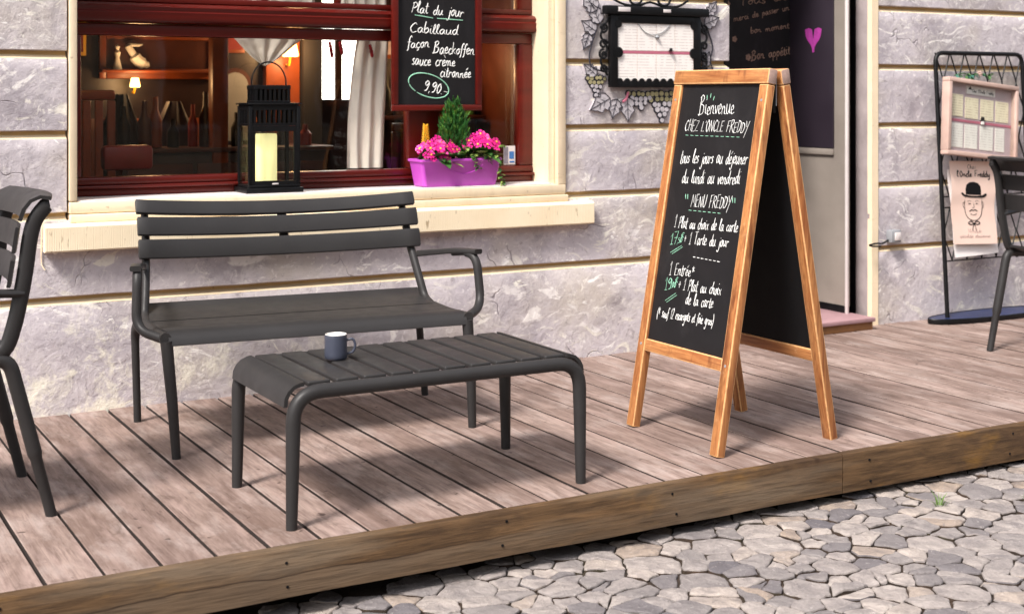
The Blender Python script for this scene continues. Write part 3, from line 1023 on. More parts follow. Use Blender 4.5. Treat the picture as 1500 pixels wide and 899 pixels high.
def build_facade():
    rng = random.Random(5)
    wall = MB(); mort = MB()
    JL = [-.34, .449, .781, 1.102, 1.416, 1.733, 2.05, 2.37, 2.69, 3.3]
    JR = [-.34, .418, .766, 1.092, 1.412, 1.733, 2.05, 2.37, 2.69, 3.3]
    def block(xa, xb, z0, z1, first=False):
        zb = z0 + (.012 if not first else 0); zt = z1 - .020
        n = max(2, int((xb - xa) / .07))
        rings = []
        for k in range(n + 1):
            x = xa + (xb - xa) * k / n
            e = .0035
            j1 = .0022 * noise.noise(V((x * 9, z0 * 5, 1))); j2 = .0022 * noise.noise(V((x * 9, z1 * 5, 2)))
            yb = YW + .002 * noise.noise(V((x * 2, z0 * 4, 3)))
            pr = [(x, YW + .06, zb + j1), (x, yb + e, zb + j1), (x, yb, zb + j1 + e)]
            m = 5
            for q in range(1, m):
                z = zb + (zt - zb) * q / m
                pr.append((x, YW + .003 * noise.noise(V((x * 2.4, z * 3, 9))), z))
            pr += [(x, yb, zt + j2 - e), (x, yb + e * .6, zt + j2), (x, YW + .06, zt + j2)]
            rings.append(pr)
        wall.loft(rings)
    def joint(xa, xb, z):
        # recess back, dark under the upper block; sloping pale lip on the lower block
        n = max(2, int((xb - xa) / .1))
        rings = []
        for k in range(n + 1):
            x = xa + (xb - xa) * k / n
            j = .0018 * noise.noise(V((x * 8, z * 5, 6)))
            rings.append([(x, YW + .1, z + .02), (x, YW + .03, z + .02), (x, YW + .028, z - .004 + j), (x, YW + .002, z - .0195 + j), (x, YW + .006, z - .03), (x, YW + .1, z - .03)])
        rs = mort.loft(rings)
        for a, b in zip(rs[:-1], rs[1:]):
            for f in a[2].link_faces:
                if b[3] in f.verts and b[2] in f.verts: f.material_index = 1
    # columns of courses
    for c in range(9):
        z0, z1 = JL[c], JL[c + 1]
        if c < 2:
            block(-6, 4.412, z0, z1, c == 0)
        else:
            block(-6, 1.128, z0, z1)
            if z1 < 2.6:
                block(3.434, 4.412, z0, z1)
            else:
                block(3.434, 4.412, z0, z1)
        if c > 0:
            if c < 3:
                joint(-6, 4.405, z0) if c == 1 else (joint(-6, 1.128, z0), joint(3.434, 4.405, z0))
            else:
                joint(-6, 1.128, z0); joint(3.434, 4.405, z0)
    for c in range(9):
        z0, z1 = JR[c], JR[c + 1]
        block(5.436, 14, z0, z1, c == 0)
        if c > 0:
            joint(5.436, 14, z0)
    # over the window and the doorway
    block(1.128, 3.434, 2.69, 3.3)
    block(4.412, 5.436, 2.69, 3.3)
    wall.build('wall', M['wall'], facade, smooth=40)
    mort.build('wall_joints', [M['mortar'], M['lip']], facade, smooth=40)
    # solid core behind the blocks
    core = MB()
    core.box(-6, 1.136, YW + .055, 5.83, -.34, 3.3)
    core.box(1.136, 3.40, YW + .055, 5.83, -.34, .76)
    core.box(3.40, 4.40, YW + .055, 5.83, -.34, 3.3)
    core.box(5.445, 14, YW + .055, 5.83, -.34, 3.3)
    core.box(1.136, 3.40, YW + .055, 5.83, 2.6, 3.3)
    core.box(4.40, 5.445, YW + .055, 5.83, 2.6, 3.3)
    core.build('wall_core', M['jamb'], facade, smooth=0)

    # cream window surround
    s = MB()
    s.box(1.136, 1.166, YW - .013, YW + .20, .836, 2.66, .004)          # left strip + left reveal
    s.box(3.381, 3.427, YW - .013, YW + .10, .832, 2.66, .004)          # right strip
    s.box(1.166, 3.381, YW - .013, YW + .2, 2.6, 2.66, .004)
    s.box(1.136, 3.427, YW - .013, YW + .07, .786, .833, .006)          # bottom band
    s.box(1.138, 3.434, YW - .024, YW + .07, .752, .7835, .004)         # lower step
    s.build('window_surround', M['cream'], facade)
    s = MB()
    # splayed right reveal with a dark slot in front of it
    s.prism([(3.366, 5.592, .832), (3.366, 5.592, 2.6), (3.366, 5.80, 2.6), (3.366, 5.80, .832)], (.012, 0, 0))
    s.prism([(3.345, 5.594, .85), (3.366, 5.594, .833), (3.366, 5.594, 2.6), (3.345, 5.594, 2.6)], (0, .005, 0))
    s.build('window_reveal', M['cream'], facade, smooth=0)
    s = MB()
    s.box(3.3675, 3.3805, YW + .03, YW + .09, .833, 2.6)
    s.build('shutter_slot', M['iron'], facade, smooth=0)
    # tooled sill board
    s = MB()
    x0, x1 = 1.037, 3.561
    n = 60
    rings = []
    for k in range(n + 1):
        x = x0 + (x1 - x0) * k / n
        w = .0018 * noise.noise(V((x * 6, 0, 0)))
        rings.append([(x, YW + .03, .642 + w), (x, YW - .048, .642 + w), (x, YW - .053, .648 + w), (x, YW - .052, .738 + w), (x, YW - .046, .746 + w), (x, YW - .02, .7515), (x, YW + .03, .7515)])
    s.loft(rings)
    s.build('sill_board', M['sill'], facade, smooth=30)
    # flashing on the inner sill
    s = MB()
    s.box(1.168, 3.364, YW - .006, 5.775, .833, .8375, .0015)
    s.build('sill_flashing', M['flash'], facade)

    # window: red varnished frame
    win = MB()
    win.box(1.168, 3.364, 5.772, 5.83, .8375, .868, .006)
    win = win.build('window', M['red'], facade)
    def member(name, parts, mat=M['red']):
        m = MB()
        for p in parts:
            m.box(*p)
        return m.build(name, mat, win)
    member('bottom_rail', [(1.168, 3.364, 5.752, 5.83, .868, .882, .005), (1.168, 3.364, 5.768, 5.83, .882, .915, .008)])
    # moulded transom
    t = MB()
    prof = [(5.83, 1.555), (5.775, 1.555), (5.745, 1.560), (5.738, 1.568), (5.742, 1.585), (5.738, 1.600), (5.745, 1.606), (5.740, 1.622), (5.752, 1.634), (5.775, 1.640), (5.83, 1.642)]
    t.loft([[(x, y, z) for y, z in prof] for x in (1.168, 3.364)])
    t.build('transom', M['red'], win, smooth=60)
    member('top_rail', [(1.168, 3.364, 5.778, 5.83, 1.502, 1.552, .006)])
    member('stile', [(3.288, 3.364, 5.774, 5.83, .916, 1.501, .006)])
    member('stile', [(1.168, 1.225, 5.774, 5.83, .916, 1.501, .006)])
    member('mullion', [(2.70, 2.86, 5.766, 5.835, .916, 1.501, .006)])
    member('upper_frame', [(1.168, 3.364, 5.779, 5.83, 1.643, 1.668, .004), (1.168, 1.225, 5.779, 5.83, 1.668, 2.6, .004), (3.288, 3.364, 5.779, 5.83, 1.668, 2.6, .004),
                           (2.70, 2.86, 5.779, 5.83, 1.668, 2.6, .004), (1.225, 2.70, 5.779, 5.83, 2.56, 2.6), (2.86, 3.288, 5.779, 5.83, 2.56, 2.6)])
    for x in (1.62, 2.02, 2.36):
        member('glazing_bar', [(x - .012, x + .012, 5.785, 5.825, 1.669, 2.559, .003)])
    for xa, xb, za, zb in ((1.226, 2.70, .916, 1.501), (2.861, 3.287, .916, 1.501), (1.226, 2.70, 1.669, 2.559), (2.861, 3.287, 1.669, 2.559)):
        g = MB()
        g.box(xa, xb, 5.802, 5.806, za, zb)
        g.build('pane', M['glass'], win, smooth=0)

    # doorway
    j = MB()
    j.box(5.391, 5.445, 5.592, 5.702, -.02, 2.66, .003)
    o = j.build('door_jamb', M['jamb'], facade)
    j = MB()
    rings = []
    for k in range(40):
        z = -.02 + 2.68 * k / 39
        w = .0025 * noise.noise(V((z * 6, 1, 1)))
        rings.append([(5.390 + w, YW - .004, z), (5.4365 + w, YW - .004, z), (5.4365 + w, YW + .03, z), (5.390 + w, YW + .03, z)])
    j.loft(rings)
    j.build('door_edge_strip', M['cream'], facade, smooth=40)
    j = MB()
    j.box(5.389, 5.445, 5.703, 5.80, .03, 2.6)
    j.box(5.302, 5.392, 5.80, 5.84, .03, 2.6)
    j.build('door_seal', M['iron'], facade, smooth=0)
    j = MB()
    j.box(5.262, 5.2755, 5.632, 5.65, .03, 2.6, .002)
    j.build('frame_bead', M['flash'], facade)
    # lined side panel of the doorway (white, dark board in its upper half)
    j = MB()
    j.box(5.272, 5.30, 5.652, 6.10, .10, 2.6)
    side = j.build('door_side_panel', M['panel_w'], facade, smooth=0)
    j = MB()
    j.box(5.262, 5.2715, 5.742, 6.10, .962, 2.6, .002)
    j.build('side_board', M['panel_p'], side)
    j = MB()
    j.box(5.258, 5.2715, 5.742, 6.10, .925, .9585, .003)
    j.build('board_ledge', M['panel_w'], side)
    j = MB()
    j.box(5.266, 5.2715, 5.66, 6.10, .03, .105, .002)
    j.build('kick_plate', M['iron'], side)
    # pink chalk heart on it
    P = lambda a, b: V((5.2618, a, b))
    h = MB()
    for sgn in (1, -1):
        for q in range(5):
            t = q / 4
            y0 = 5.902
            pts = [(y0 + sgn * (.018 + .045 * t) , 1.632 - .012 * abs(t - .5)), (y0 + sgn * (.012 + .04 * t), 1.60 - .02 * t), (y0 + sgn * (.004 + .012 * t), 1.55 - .01 * t), (y0 + sgn * .002, 1.495 + .02 * t)]
            h.tube([P(a, b) for a, b in catmull_2(pts)], .0065, 6, flat=((1, 0, 0), .25))
    h.build('chalk_heart', M['chalk_p'], side)
    # closed dark door at the back of the recess
    j = MB()
    j.box(4.30, 5.30, 6.105, 6.15, .03, 2.6)
    door = j.build('door', M['board'], facade, smooth=0)
    pen = Pen(lambda a, b: V((a, 6.1045, b)), 11)
    pen.text('Tous en', (4.90, 1.756), (5.24, 1.80), .022, .0022)
    pen.text('merci de passer un', (4.86, 1.665), (5.262, 1.745), .017, .0022)
    pen.text('bon moment', (4.98, 1.603), (5.262, 1.64), .017, .0022)
    pen.text('Bon appétit', (4.985, 1.45), (5.27, 1.492), .026, .0026)
    pen.mb.build('door_writing', M['chalk_dim'], door)
    fl = MB()
    for x, z, r in ((4.866, 1.569, .018), (4.963, 1.468, .02), (4.80, 1.44, .012), (4.814, 1.765, .02)):
        for k in range(5):
            a = 2 * pi * k / 5
            fl.lathe([(r * .45, -.001), (r * .4, .001)], (0, 0, 0), 8)
            bmesh.ops.transform(fl.bm, matrix=Matrix.Translation((x + cos(a) * r * .55, 6.104, z + sin(a) * r * .55)) @ Matrix.Rotation(pi / 2, 4, 'X'), verts=fl.bm.verts[-16:])
    fl.build('chalk_flowers', M['chalk_dim'], door)
    j = MB()
    j.box(4.40, 4.42, 5.60, 6.12, .0, 2.6)
    j.box(4.30, 5.5, 5.6, 6.15, 2.6, 2.64)
    j.build('doorway_lining', M['dark'], facade, smooth=0)
    # step
    j = MB()
    j.box(4.412, 5.31, 5.465, 6.12, .044, .066, .003)
    st = j.build('doorstep', M['step_pink'], facade)
    j = MB()
    j.box(4.412, 5.302, 5.478, 6.12, .0005, .0435, .003)
    j.build('step_riser', M['step_edge'], st)

def catmull_2(pts, sub=4):
    return [(p.x, p.y) for p in catmull([(a, b, 0) for a, b in pts], sub)]
build_facade()

def added_opposite_house():  # out of view, added so the panes mirror less bright sky
    t = empty('added_opposite_house', (6.0, -11.0, -.3)); tag(t, 'unseen beige house added across the street to darken the pane reflections', 'building')
    m = MB(); m.box(-16, 26, -6, 0, 0, 8.5); m.build('wall', M['facing'], t, smooth=0)
    for r_ in range(2):
        for c_ in range(14):
            x = -14 + 2.8 * c_; z = 1.0 + 3.4 * r_
            m = MB(); m.box(x, x + 1.2, .0, .06, z, z + 2.0, .01); w = m.build('window', M['blank'], t)
            m = MB(); m.box(x + .1, x + 1.1, .061, .07, z + .1, z + 1.9); m.build('pane', M['iron'], w, smooth=0)
    m = MB(); m.box(-16.3, 26.3, -6.3, .4, 8.5, 8.9); m.build('roof', M['wood_m'], t, smooth=0)
added_opposite_house()

# painted vine round the menu case (flat decoration of the wall)
def painted_vine():
    rng = random.Random(21)
    root = MB()
    Y = YW - .0065
    k = [0]
    def disc(x, z, r, mi, n=14, sq=1.0):
        k[0] += 1
        y = Y - (k[0] % 40) * .00006 - (0.0028 if mi != 2 else 0)
        ring = [(x + r * cos(2 * pi * i / n), y, z + r * sq * sin(2 * pi * i / n)) for i in range(n)]
        ring2 = [(x + r * cos(2 * pi * i / n), YW + .004, z + r * sq * sin(2 * pi * i / n)) for i in range(n)]
        root.loft([ring, ring2], mi=mi)
    def grape(x, z, r, mi=0):
        disc(x, z, r * 1.22, 2); disc(x, z, r * .82, mi)
    def leaf(x, z, L, ang, mi=0, lobes=True):
        pts = []
        shape = [(0, 0), (.12, .22), (.3, .30), (.38, .2), (.55, .28), (.72, .14), (1, 0), (.72, -.14), (.55, -.28), (.38, -.2), (.3, -.30), (.12, -.22)]
        ca, sa = cos(ang), sin(ang)
        k[0] += 1
        y = Y - .0016 - (k[0] % 40) * .00003
        out = [(x + L * (a * ca - b * sa * 1.2), y, z + L * (a * sa + b * ca * 1.2)) for a, b in shape]
        root.loft([out, [(p[0], YW + .004, p[2]) for p in out]], mi=mi)
        root.tube([V(p) + V((0, -.001, 0)) for p in out + out[:1]], .0022, 5, mi=2)
        root.tube([(x, y - .001, z), (x + L * .5 * ca, y - .001, z + L * .5 * sa), (x + L * ca, y - .001, z + L * sa)], .0016, 5, mi=2)
        for t, sgn in ((.25, 1), (.45, 1), (.25, -1), (.45, -1)):
            bx, bz = x + L * t * ca, z + L * t * sa
            d = ang + sgn * .8
            root.tube([(bx, y - .001, bz), (bx + L * .22 * cos(d), y - .001, bz + L * .22 * sin(d))], .0011, 4, mi=2)
    def bunch(cx, zt, w, h, r, mi0=0):
        rows = int(h / (r * 1.75))
        for j in range(rows):
            t = j / max(1, rows - 1)
            ww = w * (1 - .85 * t ** 1.3)
            n = max(1, int(ww / (r * 2)))
            for i in range(n):
                x = cx + (i - (n - 1) / 2) * r * 2.05 + rng.uniform(-.3, .3) * r
                z = zt - j * r * 1.75 + rng.uniform(-.25, .25) * r
                grape(x, z, r * rng.uniform(.85, 1.12), 1 if t < .3 else mi0)
    bunch(3.86, 1.262, .17, .115, .0135)
    bunch(3.985, 1.260, .17, .165, .0145)
    bunch(3.60, 1.336, .12, .12, .0115)
    for x, z, L, a in ((3.60, 1.56, .10, 2.6), (3.62, 1.60, .11, 2.05), (3.60, 1.66, .12, 2.3), (3.56, 1.55, .085, 4.3), (3.60, 1.35, .09, 2.5), (3.68, 1.24, .13, 3.6),
                       (3.72, 1.235, .10, 4.4), (3.78, 1.245, .12, 4.75), (4.06, 1.25, .11, 5.3), (4.11, 1.26, .10, 5.8), (4.25, 1.61, .10, .4), (4.27, 1.66, .09, .9), (4.27, 1.33, .09, .3), (4.25, 1.40, .08, 1.2), (4.2, 1.25, .09, 5.0)):
        leaf(x, z, L, a)
    vine = [(3.60, 1.57), (3.575, 1.50), (3.56, 1.44), (3.575, 1.39), (3.63, 1.37)]
    root.tube(catmull([(a, Y - .002, b) for a, b in vine], 5), .004, 6, mi=2)
    vine = [(4.27, 1.58), (4.30, 1.50), (4.285, 1.43), (4.30, 1.37), (4.24, 1.33)]
    root.tube(catmull([(a, Y - .002, b) for a, b in vine], 5), .004, 6, mi=2)
    root.tube(catmull([(3.785, Y - .004, 1.27), (3.77, Y - .004, 1.235), (3.75, Y - .004, 1.222)], 4), .007, 6, mi=4)
    o = root.build('painted_vine', [M['mural_l'], M['mural_g'], M['mural_d'], M['mural_m'], M['pinkbar']], facade, smooth=30)
    o['label'] = 'painted vine with grape bunches and leaves on the wall round the menu case'
painted_vine()

# small socket box with a cable on the right wall
def wall_socket():
    o = empty('wall_socket', (5.53, YW, .482))
    tag(o, 'small grey socket box on the wall right of the doorway', 'socket')
    m = MB()
    m.box(-.035, .04, -.045, 0, -.035, .035, .008)
    m.build('box', M['grey_plastic'], o)
    m = MB()
    m.box(-.014, .03, -.052, -.0455, -.022, .022, .004)
    m.build('cover', M['flash'], o)
    m = MB()
    pts = catmull([(-.036, -.02, -.02), (-.09, -.03, -.035), (-.15, -.05, -.03), (-.21, -.06, -.035), (-.17, -.045, -.045), (-.10, -.03, -.05)], 5)
    m.tube(pts, .005, 7)
    m.build('cable', M['iron'], o)
wall_socket()
# thin cable at the left end of the sill board
def wall_cable():
    m = MB()
    m.tube(catmull([(1.06, YW - .005, .768), (1.036, YW - .006, .752), (1.031, YW - .006, .70), (1.031, YW - .005, .61), (1.036, YW - .007, .585), (1.044, YW - .010, .572)], 5), .0022, 7)
    o = m.build('wall_cable', M['cream'])
    tag(o, 'thin cream cable stapled to the wall at the left end of the sill board', 'cable')
wall_cable()

# ------------------------------------------------------------------ room behind the window
def build_room():
    m = MB(); m.box(-1.0, 4.29, 8.1, 8.2, -.1, 3.2); o = m.build('interior_wall', M['wood_d'], smooth=0); tag(o, 'dark wooden rear wall of the dining room', None, None, 'structure')
    m = MB(); m.box(-1.1, -1.0, 5.84, 8.2, -.1, 3.2); o = m.build('interior_wall', M['wood_d'], smooth=0); tag(o, 'dark left wall of the dining room', None, None, 'structure')
    m = MB(); m.box(4.29, 4.299, 5.84, 8.1, -.1, 3.2); o = m.build('interior_wall', M['wood_m'], smooth=0); tag(o, 'brown right wall of the dining room', None, None, 'structure')
    m = MB(); m.box(-1.0, 4.29, 5.832, 8.1, -.12, -.1); o = m.build('interior_floor', M['wood_d'], smooth=0); tag(o, 'dark floor of the dining room', None, None, 'structure')
    m = MB(); m.box(-1.0, 4.29, 5.832, 8.1, 3.0, 3.05); o = m.build('interior_ceiling', M['dark'], smooth=0); tag(o, 'dark ceiling of the dining room', None, None, 'structure')
    # framed wall panel
    t = empty('wall_panel', (2.15, 8.09, 1.48)); tag(t, 'long brown framed wood panel high on the room wall behind the left pane', 'wall panel')
    m = MB(); m.box(-.30, .32, -.04, -.002, .10, .14, .006); m.box(-.30, .32, -.04, -.002, -.13, -.07, .006); m.box(-.34, -.301, -.04, -.002, -.13, .14, .006); m.box(.321, .36, -.04, -.002, -.13, .14, .006)
    m.build('frame', M['wood_o'], t)
    m = MB(); m.box(-.299, .319, -.02, -.003, -.069, .099); m.build('panel', M['wood_m'], t, smooth=0)
    # figurines on its ledge, made up in place of bright street reflections
    m = MB(); m.lathe([(.028, 0), (.024, .02), (.012, .07), (.018, .10), (.008, .115), (.014, .135), (.002, .15)], (1.905, 8.02, 1.40), 14)
    o = m.build('figurine', M['white']); tag(o, 'slim white figurine on the brown panel ledge, made up for a street reflection', 'figurine')
    m = MB()
    m.tube(catmull([(1.96, 8.02, 1.55), (1.99, 8.02, 1.50), (2.03, 8.02, 1.45), (2.09, 8.02, 1.425)], 5), [.006] + [.02] * 6 + [.034] * 6 + [.02] * 2 + [.004], 10)
    m.tube([(1.97, 8.02, 1.545), (2.03, 8.02, 1.545), (2.05, 8.02, 1.55)], [.012, .008, .003], 8)
    o = m.build('figurine', M['white']); tag(o, 'white bird shaped figurine made up for a street reflection, right of the slim one', 'figurine')
    # ledge
    m = MB(); m.box(1.80, 2.50, 7.94, 8.045, 1.385, 1.40, .003); o = m.build('shelf', M['wood_o']); tag(o, 'narrow wooden shelf under the framed panel inside the room', 'shelf')
    # high-backed settles and chairs
    def chair(x, y, w, z1, mat, label, seatz=.45):
        t = empty('wooden_chair', (x, y, 0)); tag(t, label, 'chair', 'chairs inside the dining room')
        m = MB()
        m.box(-w / 2, w / 2, .19, .215, z1 - .05, z1, .012); m.box(-w / 2, w / 2, .19, .215, seatz + .12, seatz + .17, .008)
        for q in range(4):
            xx = -w / 2 + .02 + (w - .04) * q / 3
            m.box(xx - .02, xx + .02, .193, .212, seatz + .1702, z1 - .0502, .006)
        m.build('backrest', mat, t)
        m = MB(); m.box(-w / 2, w / 2, -.2, .21, seatz - .03, seatz, .01); m.build('seat', mat, t)
        for sx in (-1, 1):
            for yy, zt in ((-.18, seatz - .03), (.2, seatz + .12)):
                m = MB(); m.box(sx * (w / 2 - .02) - .018, sx * (w / 2 - .02) + .018, yy - .018, yy + .01, -.1, zt, .004); m.build('leg', mat, t)
    chair(1.53, 6.75, .22, 1.28, M['wood_o'], 'orange wooden chair with tall back at the far left of the window')
    chair(3.35, 6.8, .36, 1.10, M['wood_m'], 'brown wooden chair behind the hanging menu board')
    # tables
    def tbl(x, y, label):
        t = empty('dining_table', (x, y, -.1)); tag(t, label, 'table', 'tables inside the dining room')
        m = MB(); m.box(-.4, .4, -.35, .35, .80, .84, .008); m.build('tabletop', M['wood_m'], t)
        m = MB(); m.tube([(0, 0, 0), (0, 0, .8)], .05, 12); m.lathe([(.25, 0), (.25, .02), (.06, .05)], (0, 0, .0), 20); m.build('pedestal', M['wood_d'], t)
    tbl(2.0, 6.35, 'brown dining table inside the left pane beside the lantern')
    tbl(3.1, 6.5, 'brown dining table inside behind the flower box')
    # coats on the wall, bag, mirror, bottles
    def coat(x, y, w, ztop, zbot, mat, label, seed):
        m = MB(); rows = []
        for j in range(9):
            t_ = j / 8; z = ztop + (zbot - ztop) * t_
            ww = w * (.35 + .65 * min(1, t_ * 4)) * (1 + .12 * t_)
            rows.append([(x + ww * cos(2 * pi * i / 20), y + .05 * (1 + .25 * sin(i * 2.1 + seed)) * sin(2 * pi * i / 20), z) for i in range(20)])
        m.loft(rows)
        o = m.build('coat', mat, smooth=60); tag(o, label, 'coat', 'coats hanging in the room')
    coat(1.86, 7.75, .10, 1.26, .55, M['iron'], 'black coat hanging inside, left of the other coat', 1)
    coat(2.17, 7.8, .11, 1.22, .6, M['panel_p'], 'dark violet coat hanging inside beside the black coat', 2)
    m = MB(); m.box(1.47, 1.70, 6.45, 6.53, .905, 1.02, .02); o = m.build('handbag', M['petal_r']); tag(o, 'red leather bag on the orange chair at the far left of the window', 'bag')
    t = empty('wall_mirror', (2.62, 8.09, 1.2)); tag(t, 'arched dark mirror on the room wall behind the lantern', 'mirror')
    out = [(-.10, 0, -.25)] + [(-.10 * cos(a), 0, .12 + .10 * sin(a)) for a in [pi * i / 12 for i in range(13)]] + [(.10, 0, -.25)]
    m = MB(); m.prism(out, (0, -.02, 0)); m.build('frame', M['wood_m'], t, smooth=0)
    m = MB(); m.prism([(p[0] * .82, -.021, p[2] * .88) for p in out], (0, -.004, 0)); m.build('glass', M['grey_plastic'], t, smooth=0)
    m = MB(); m.box(3.45, 4.25, 7.9, 8.095, 1.10, 1.125, .003); o = m.build('shelf', M['wood_m']); tag(o, 'bottle shelf on the room wall behind the right pane', 'shelf')
    rr_ = random.Random(6)
    for i in range(9):
        x = 3.5 + .085 * i
        h = rr_.uniform(.22, .30)
        m = MB(); m.lathe([(.03, 0), (.034, .004), (.034, h * .58), (.014, h * .74), (.013, h), (.002, h)], (x, 8.0, 1.126), 14)
        o = m.build('bottle', M[rr_.choice(['leaf', 'wood_m', 'iron', 'wax'])]); tag(o, 'wine bottle in the row on the shelf behind the right pane', 'bottle', 'bottles on the room shelf')
    for i, (x, z, w, h, lab) in enumerate(((3.75, 1.62, .16, .13, 'small framed picture over the bottle shelf, left of the larger one'), (4.05, 1.60, .12, .17, 'taller framed picture over the bottle shelf'))):
        t = empty('picture', (x, 8.09, z)); tag(t, lab, 'picture')
        m = MB(); m.box(-w, w, -.02, -.002, -h, h, .004); m.build('frame', M['wood_o'], t)
        m = MB(); m.box(-w * .8, w * .8, -.024, -.0205, -h * .8, h * .8); m.build('print', M['menu_back'], t, smooth=0)
    # plate on the right table
    m = MB(); m.lathe([(.05, 0), (.10, .012), (.105, .016), (.10, .018), (.05, .008)], (2.36, 6.2, .745), 24); o = m.build('plate', M['wax']); tag(o, 'pale yellow plate on the dining table right of the lantern', 'plate')
    # posts and glowing wood wall
    m = MB(); m.box(2.29, 2.38, 7.45, 7.53, -.1, 3.0, .005); o = m.build('wooden_post', M['wood_o']); tag(o, 'reddish brown post inside the room left of the tied curtain', 'post')
    m = MB(); m.box(2.80, 3.02, 8.03, 8.095, .3, 2.2, .01); o = m.build('wall_cladding', M['wood_o']); tag(o, 'orange wood cladding on the room wall beside the wall lamp', 'cladding')
    m = MB(); m.box(3.028, 3.15, 7.99, 8.095, -.1, 3.0, .005); o = m.build('black_pillar', M['dark']); tag(o, 'black pillar inside between the orange cladding and the added glowing window', 'pillar')
    # glowing window added in place of street reflections in the glass
    t = empty('reflection_window', (3.29, 8.09, 1.44)); tag(t, 'glowing window added on the rear wall in place of street reflections', 'window')
    m = MB(); m.box(-.14, .30, -.03, -.004, -.21, 1.0); m.build('glow_pane', M['street_glow'], t, smooth=0)
    m = MB(); m.box(-.035, .012, -.05, -.031, -.21, 1.0, .003); m.box(-.16, -.141, -.05, -.004, -.23, 1.0); m.box(-.16, .32, -.05, -.004, -.25, -.211); m.build('frame', M['wood_d'], t)
    # lamps
    def lamp(x, y, z, label, e, s=1.0):
        t = empty('wall_lamp', (x, y, z)); tag(t, label, 'lamp', 'lit lamps inside the room')
        m = MB(); m.lathe([(.045 * s, -.04 * s), (.05 * s, -.03 * s), (.035 * s, .045 * s), (.03 * s, .05 * s)], (0, 0, 0), 18); m.build('lamp_shade', M['lamp'], t)
        m = MB(); m.tube([(0, 0, -.04 * s), (0, .02, -.09 * s), (0, .06, -.09 * s)], .007, 8); m.build('bracket', M['yellow'], t)
        ld = bpy.data.lights.new('lamp_light', 'POINT'); ld.energy = e; ld.color = (1, .58, .25); ld.shadow_soft_size = .06
        lo = bpy.data.objects.new('lamp_light', ld); COL.objects.link(lo); lo.parent = t; lo.location = (0, -.12, 0)
    lamp(2.93, 7.96, 1.53, 'lit amber wall lamp on the orange cladding right of the tied curtain', 8)
    lamp(1.99, 7.96, 1.325, 'small lit amber lamp below the framed panel behind the left pane', 2.5, .6)
    lamp(1.45, 6.3, 2.1, 'unseen amber lamp added high on the left to warm the room', 3)  # out of view, added for more amber glow in the room
    t = empty('wall_lamp', (3.95, 7.96, 1.45)); tag(t, 'amber wall lamp added behind the right pane to warm the room', 'lamp', 'lit lamps inside the room')  # extra lamp, added to brighten the rear of the room
    m = MB(); m.lathe([(.04, -.04), (.045, -.03), (.032, .04), (.028, .045)], (0, 0, 0), 18); m.build('lamp_shade', M['lamp'], t)
    ld = bpy.data.lights.new('lamp_light', 'POINT'); ld.energy = 4; ld.color = (1, .58, .25); ld.shadow_soft_size = .06
    lo = bpy.data.objects.new('lamp_light', ld); COL.objects.link(lo); lo.parent = t; lo.location = (0, -.12, 0)
    # wainscot boards of the rear wall and hanging pans
    k_ = 0
    for i in range(22):
        x = 1.30 + .135 * i
        if 3.0 < x < 3.66 or 2.78 < x < 3.03: continue
        m = MB(); m.box(x, x + .125, 8.07, 8.097, -.1, 1.12, .006); o = m.build('wainscot_board', M['wood_o' if i % 3 else 'wood_m']); o['kind'] = 'structure'
    # sideboard crowded with bottles and glasses
    t = empty('sideboard', (2.35, 7.62, 0)); tag(t, 'dark sideboard inside the room behind the lantern', 'sideboard')
    m = MB(); m.box(-.55, .62, -.16, .16, -.1, .94, .008); m.build('cabinet', M['wood_d'], t)
    m = MB(); m.box(-.58, .65, -.19, .18, .9405, .965, .005); m.build('top', M['wood_m'], t)
    for q in range(3):
        m = MB(); m.box(-.53 + .385 * q, -.17 + .385 * q, -.172, -.1605, .1, .88, .006); dd = m.build('door', M['wood_m'], t)
        m = MB(); m.lathe([(.012, 0), (.014, .004), (.004, .014)], (-.22 + .385 * q, -.185, .5), 10); m.build('handle', M['yellow'], dd)
    kinds = ['iron', 'wood_m', 'wood_o', 'iron', 'petal_r', 'wood_d', 'wood_m']
    for q in range(12):
        x = 1.84 + .092 * q + rr_.uniform(-.02, .02); h = rr_.uniform(.12, .32); w_ = rr_.uniform(.024, .04)
        m = MB(); m.lathe([(w_ * .9, 0), (w_, .004), (w_, h * .55), (w_ * .45, h * .75), (w_ * .4, h), (.002, h)], (x, 7.60 + rr_.uniform(-.08, .06), .966), 14)
        o = m.build('bottle', M[kinds[q % 7]]); tag(o, 'bottle among the crowd on the dark sideboard', 'bottle', 'bottles on the sideboard')
    for q, (x, z, w_, h) in enumerate(((1.40, 1.55, .10, .12), (1.66, 1.58, .08, .10), (2.62, 1.60, .06, .09))):
        t = empty('picture', (x, 8.09, z)); tag(t, ('gilt framed picture at the far left of the rear room wall', 'small gilt framed picture right of the far left one', 'little picture over the arched mirror')[q], 'picture')
        m = MB(); m.box(-w_, w_, -.02, -.002, -h, h, .004); m.build('frame', M['yellow' if q < 2 else 'wood_o'], t)
        m = MB(); m.box(-w_ * .78, w_ * .78, -.024, -.0205, -h * .78, h * .78); m.build('print', M['petal_r' if q else 'mural_g'], t, smooth=0)
    # curtains
    def curtain(name, cols, label, z0, z1, y=5.93, waves=7, amp=.014, rows=14):
        m = MB(); n = 60
        rings = []
        for j in range(rows + 1):
            t = j / rows
            z = z0 + (z1 - z0) * t
            xa, xb = cols(t)
            top = []
            for i in range(n + 1):
                u = i / n
                ph = waves * 2 * pi * u
                top.append((xa + (xb - xa) * u, y + amp * sin(ph + .7 * sin(3 * t)) + .005 * noise.noise(V((u * 9, t * 4, 2))), z))
            rings.append(top)
        rings2 = [r + [(p[0], p[1] + .002, p[2]) for p in reversed(r)] for r in rings]
        m.loft(rings2)
        o = m.build('curtain', M['curtain'], smooth=60)
        tag(o, label, 'curtain')
        return o
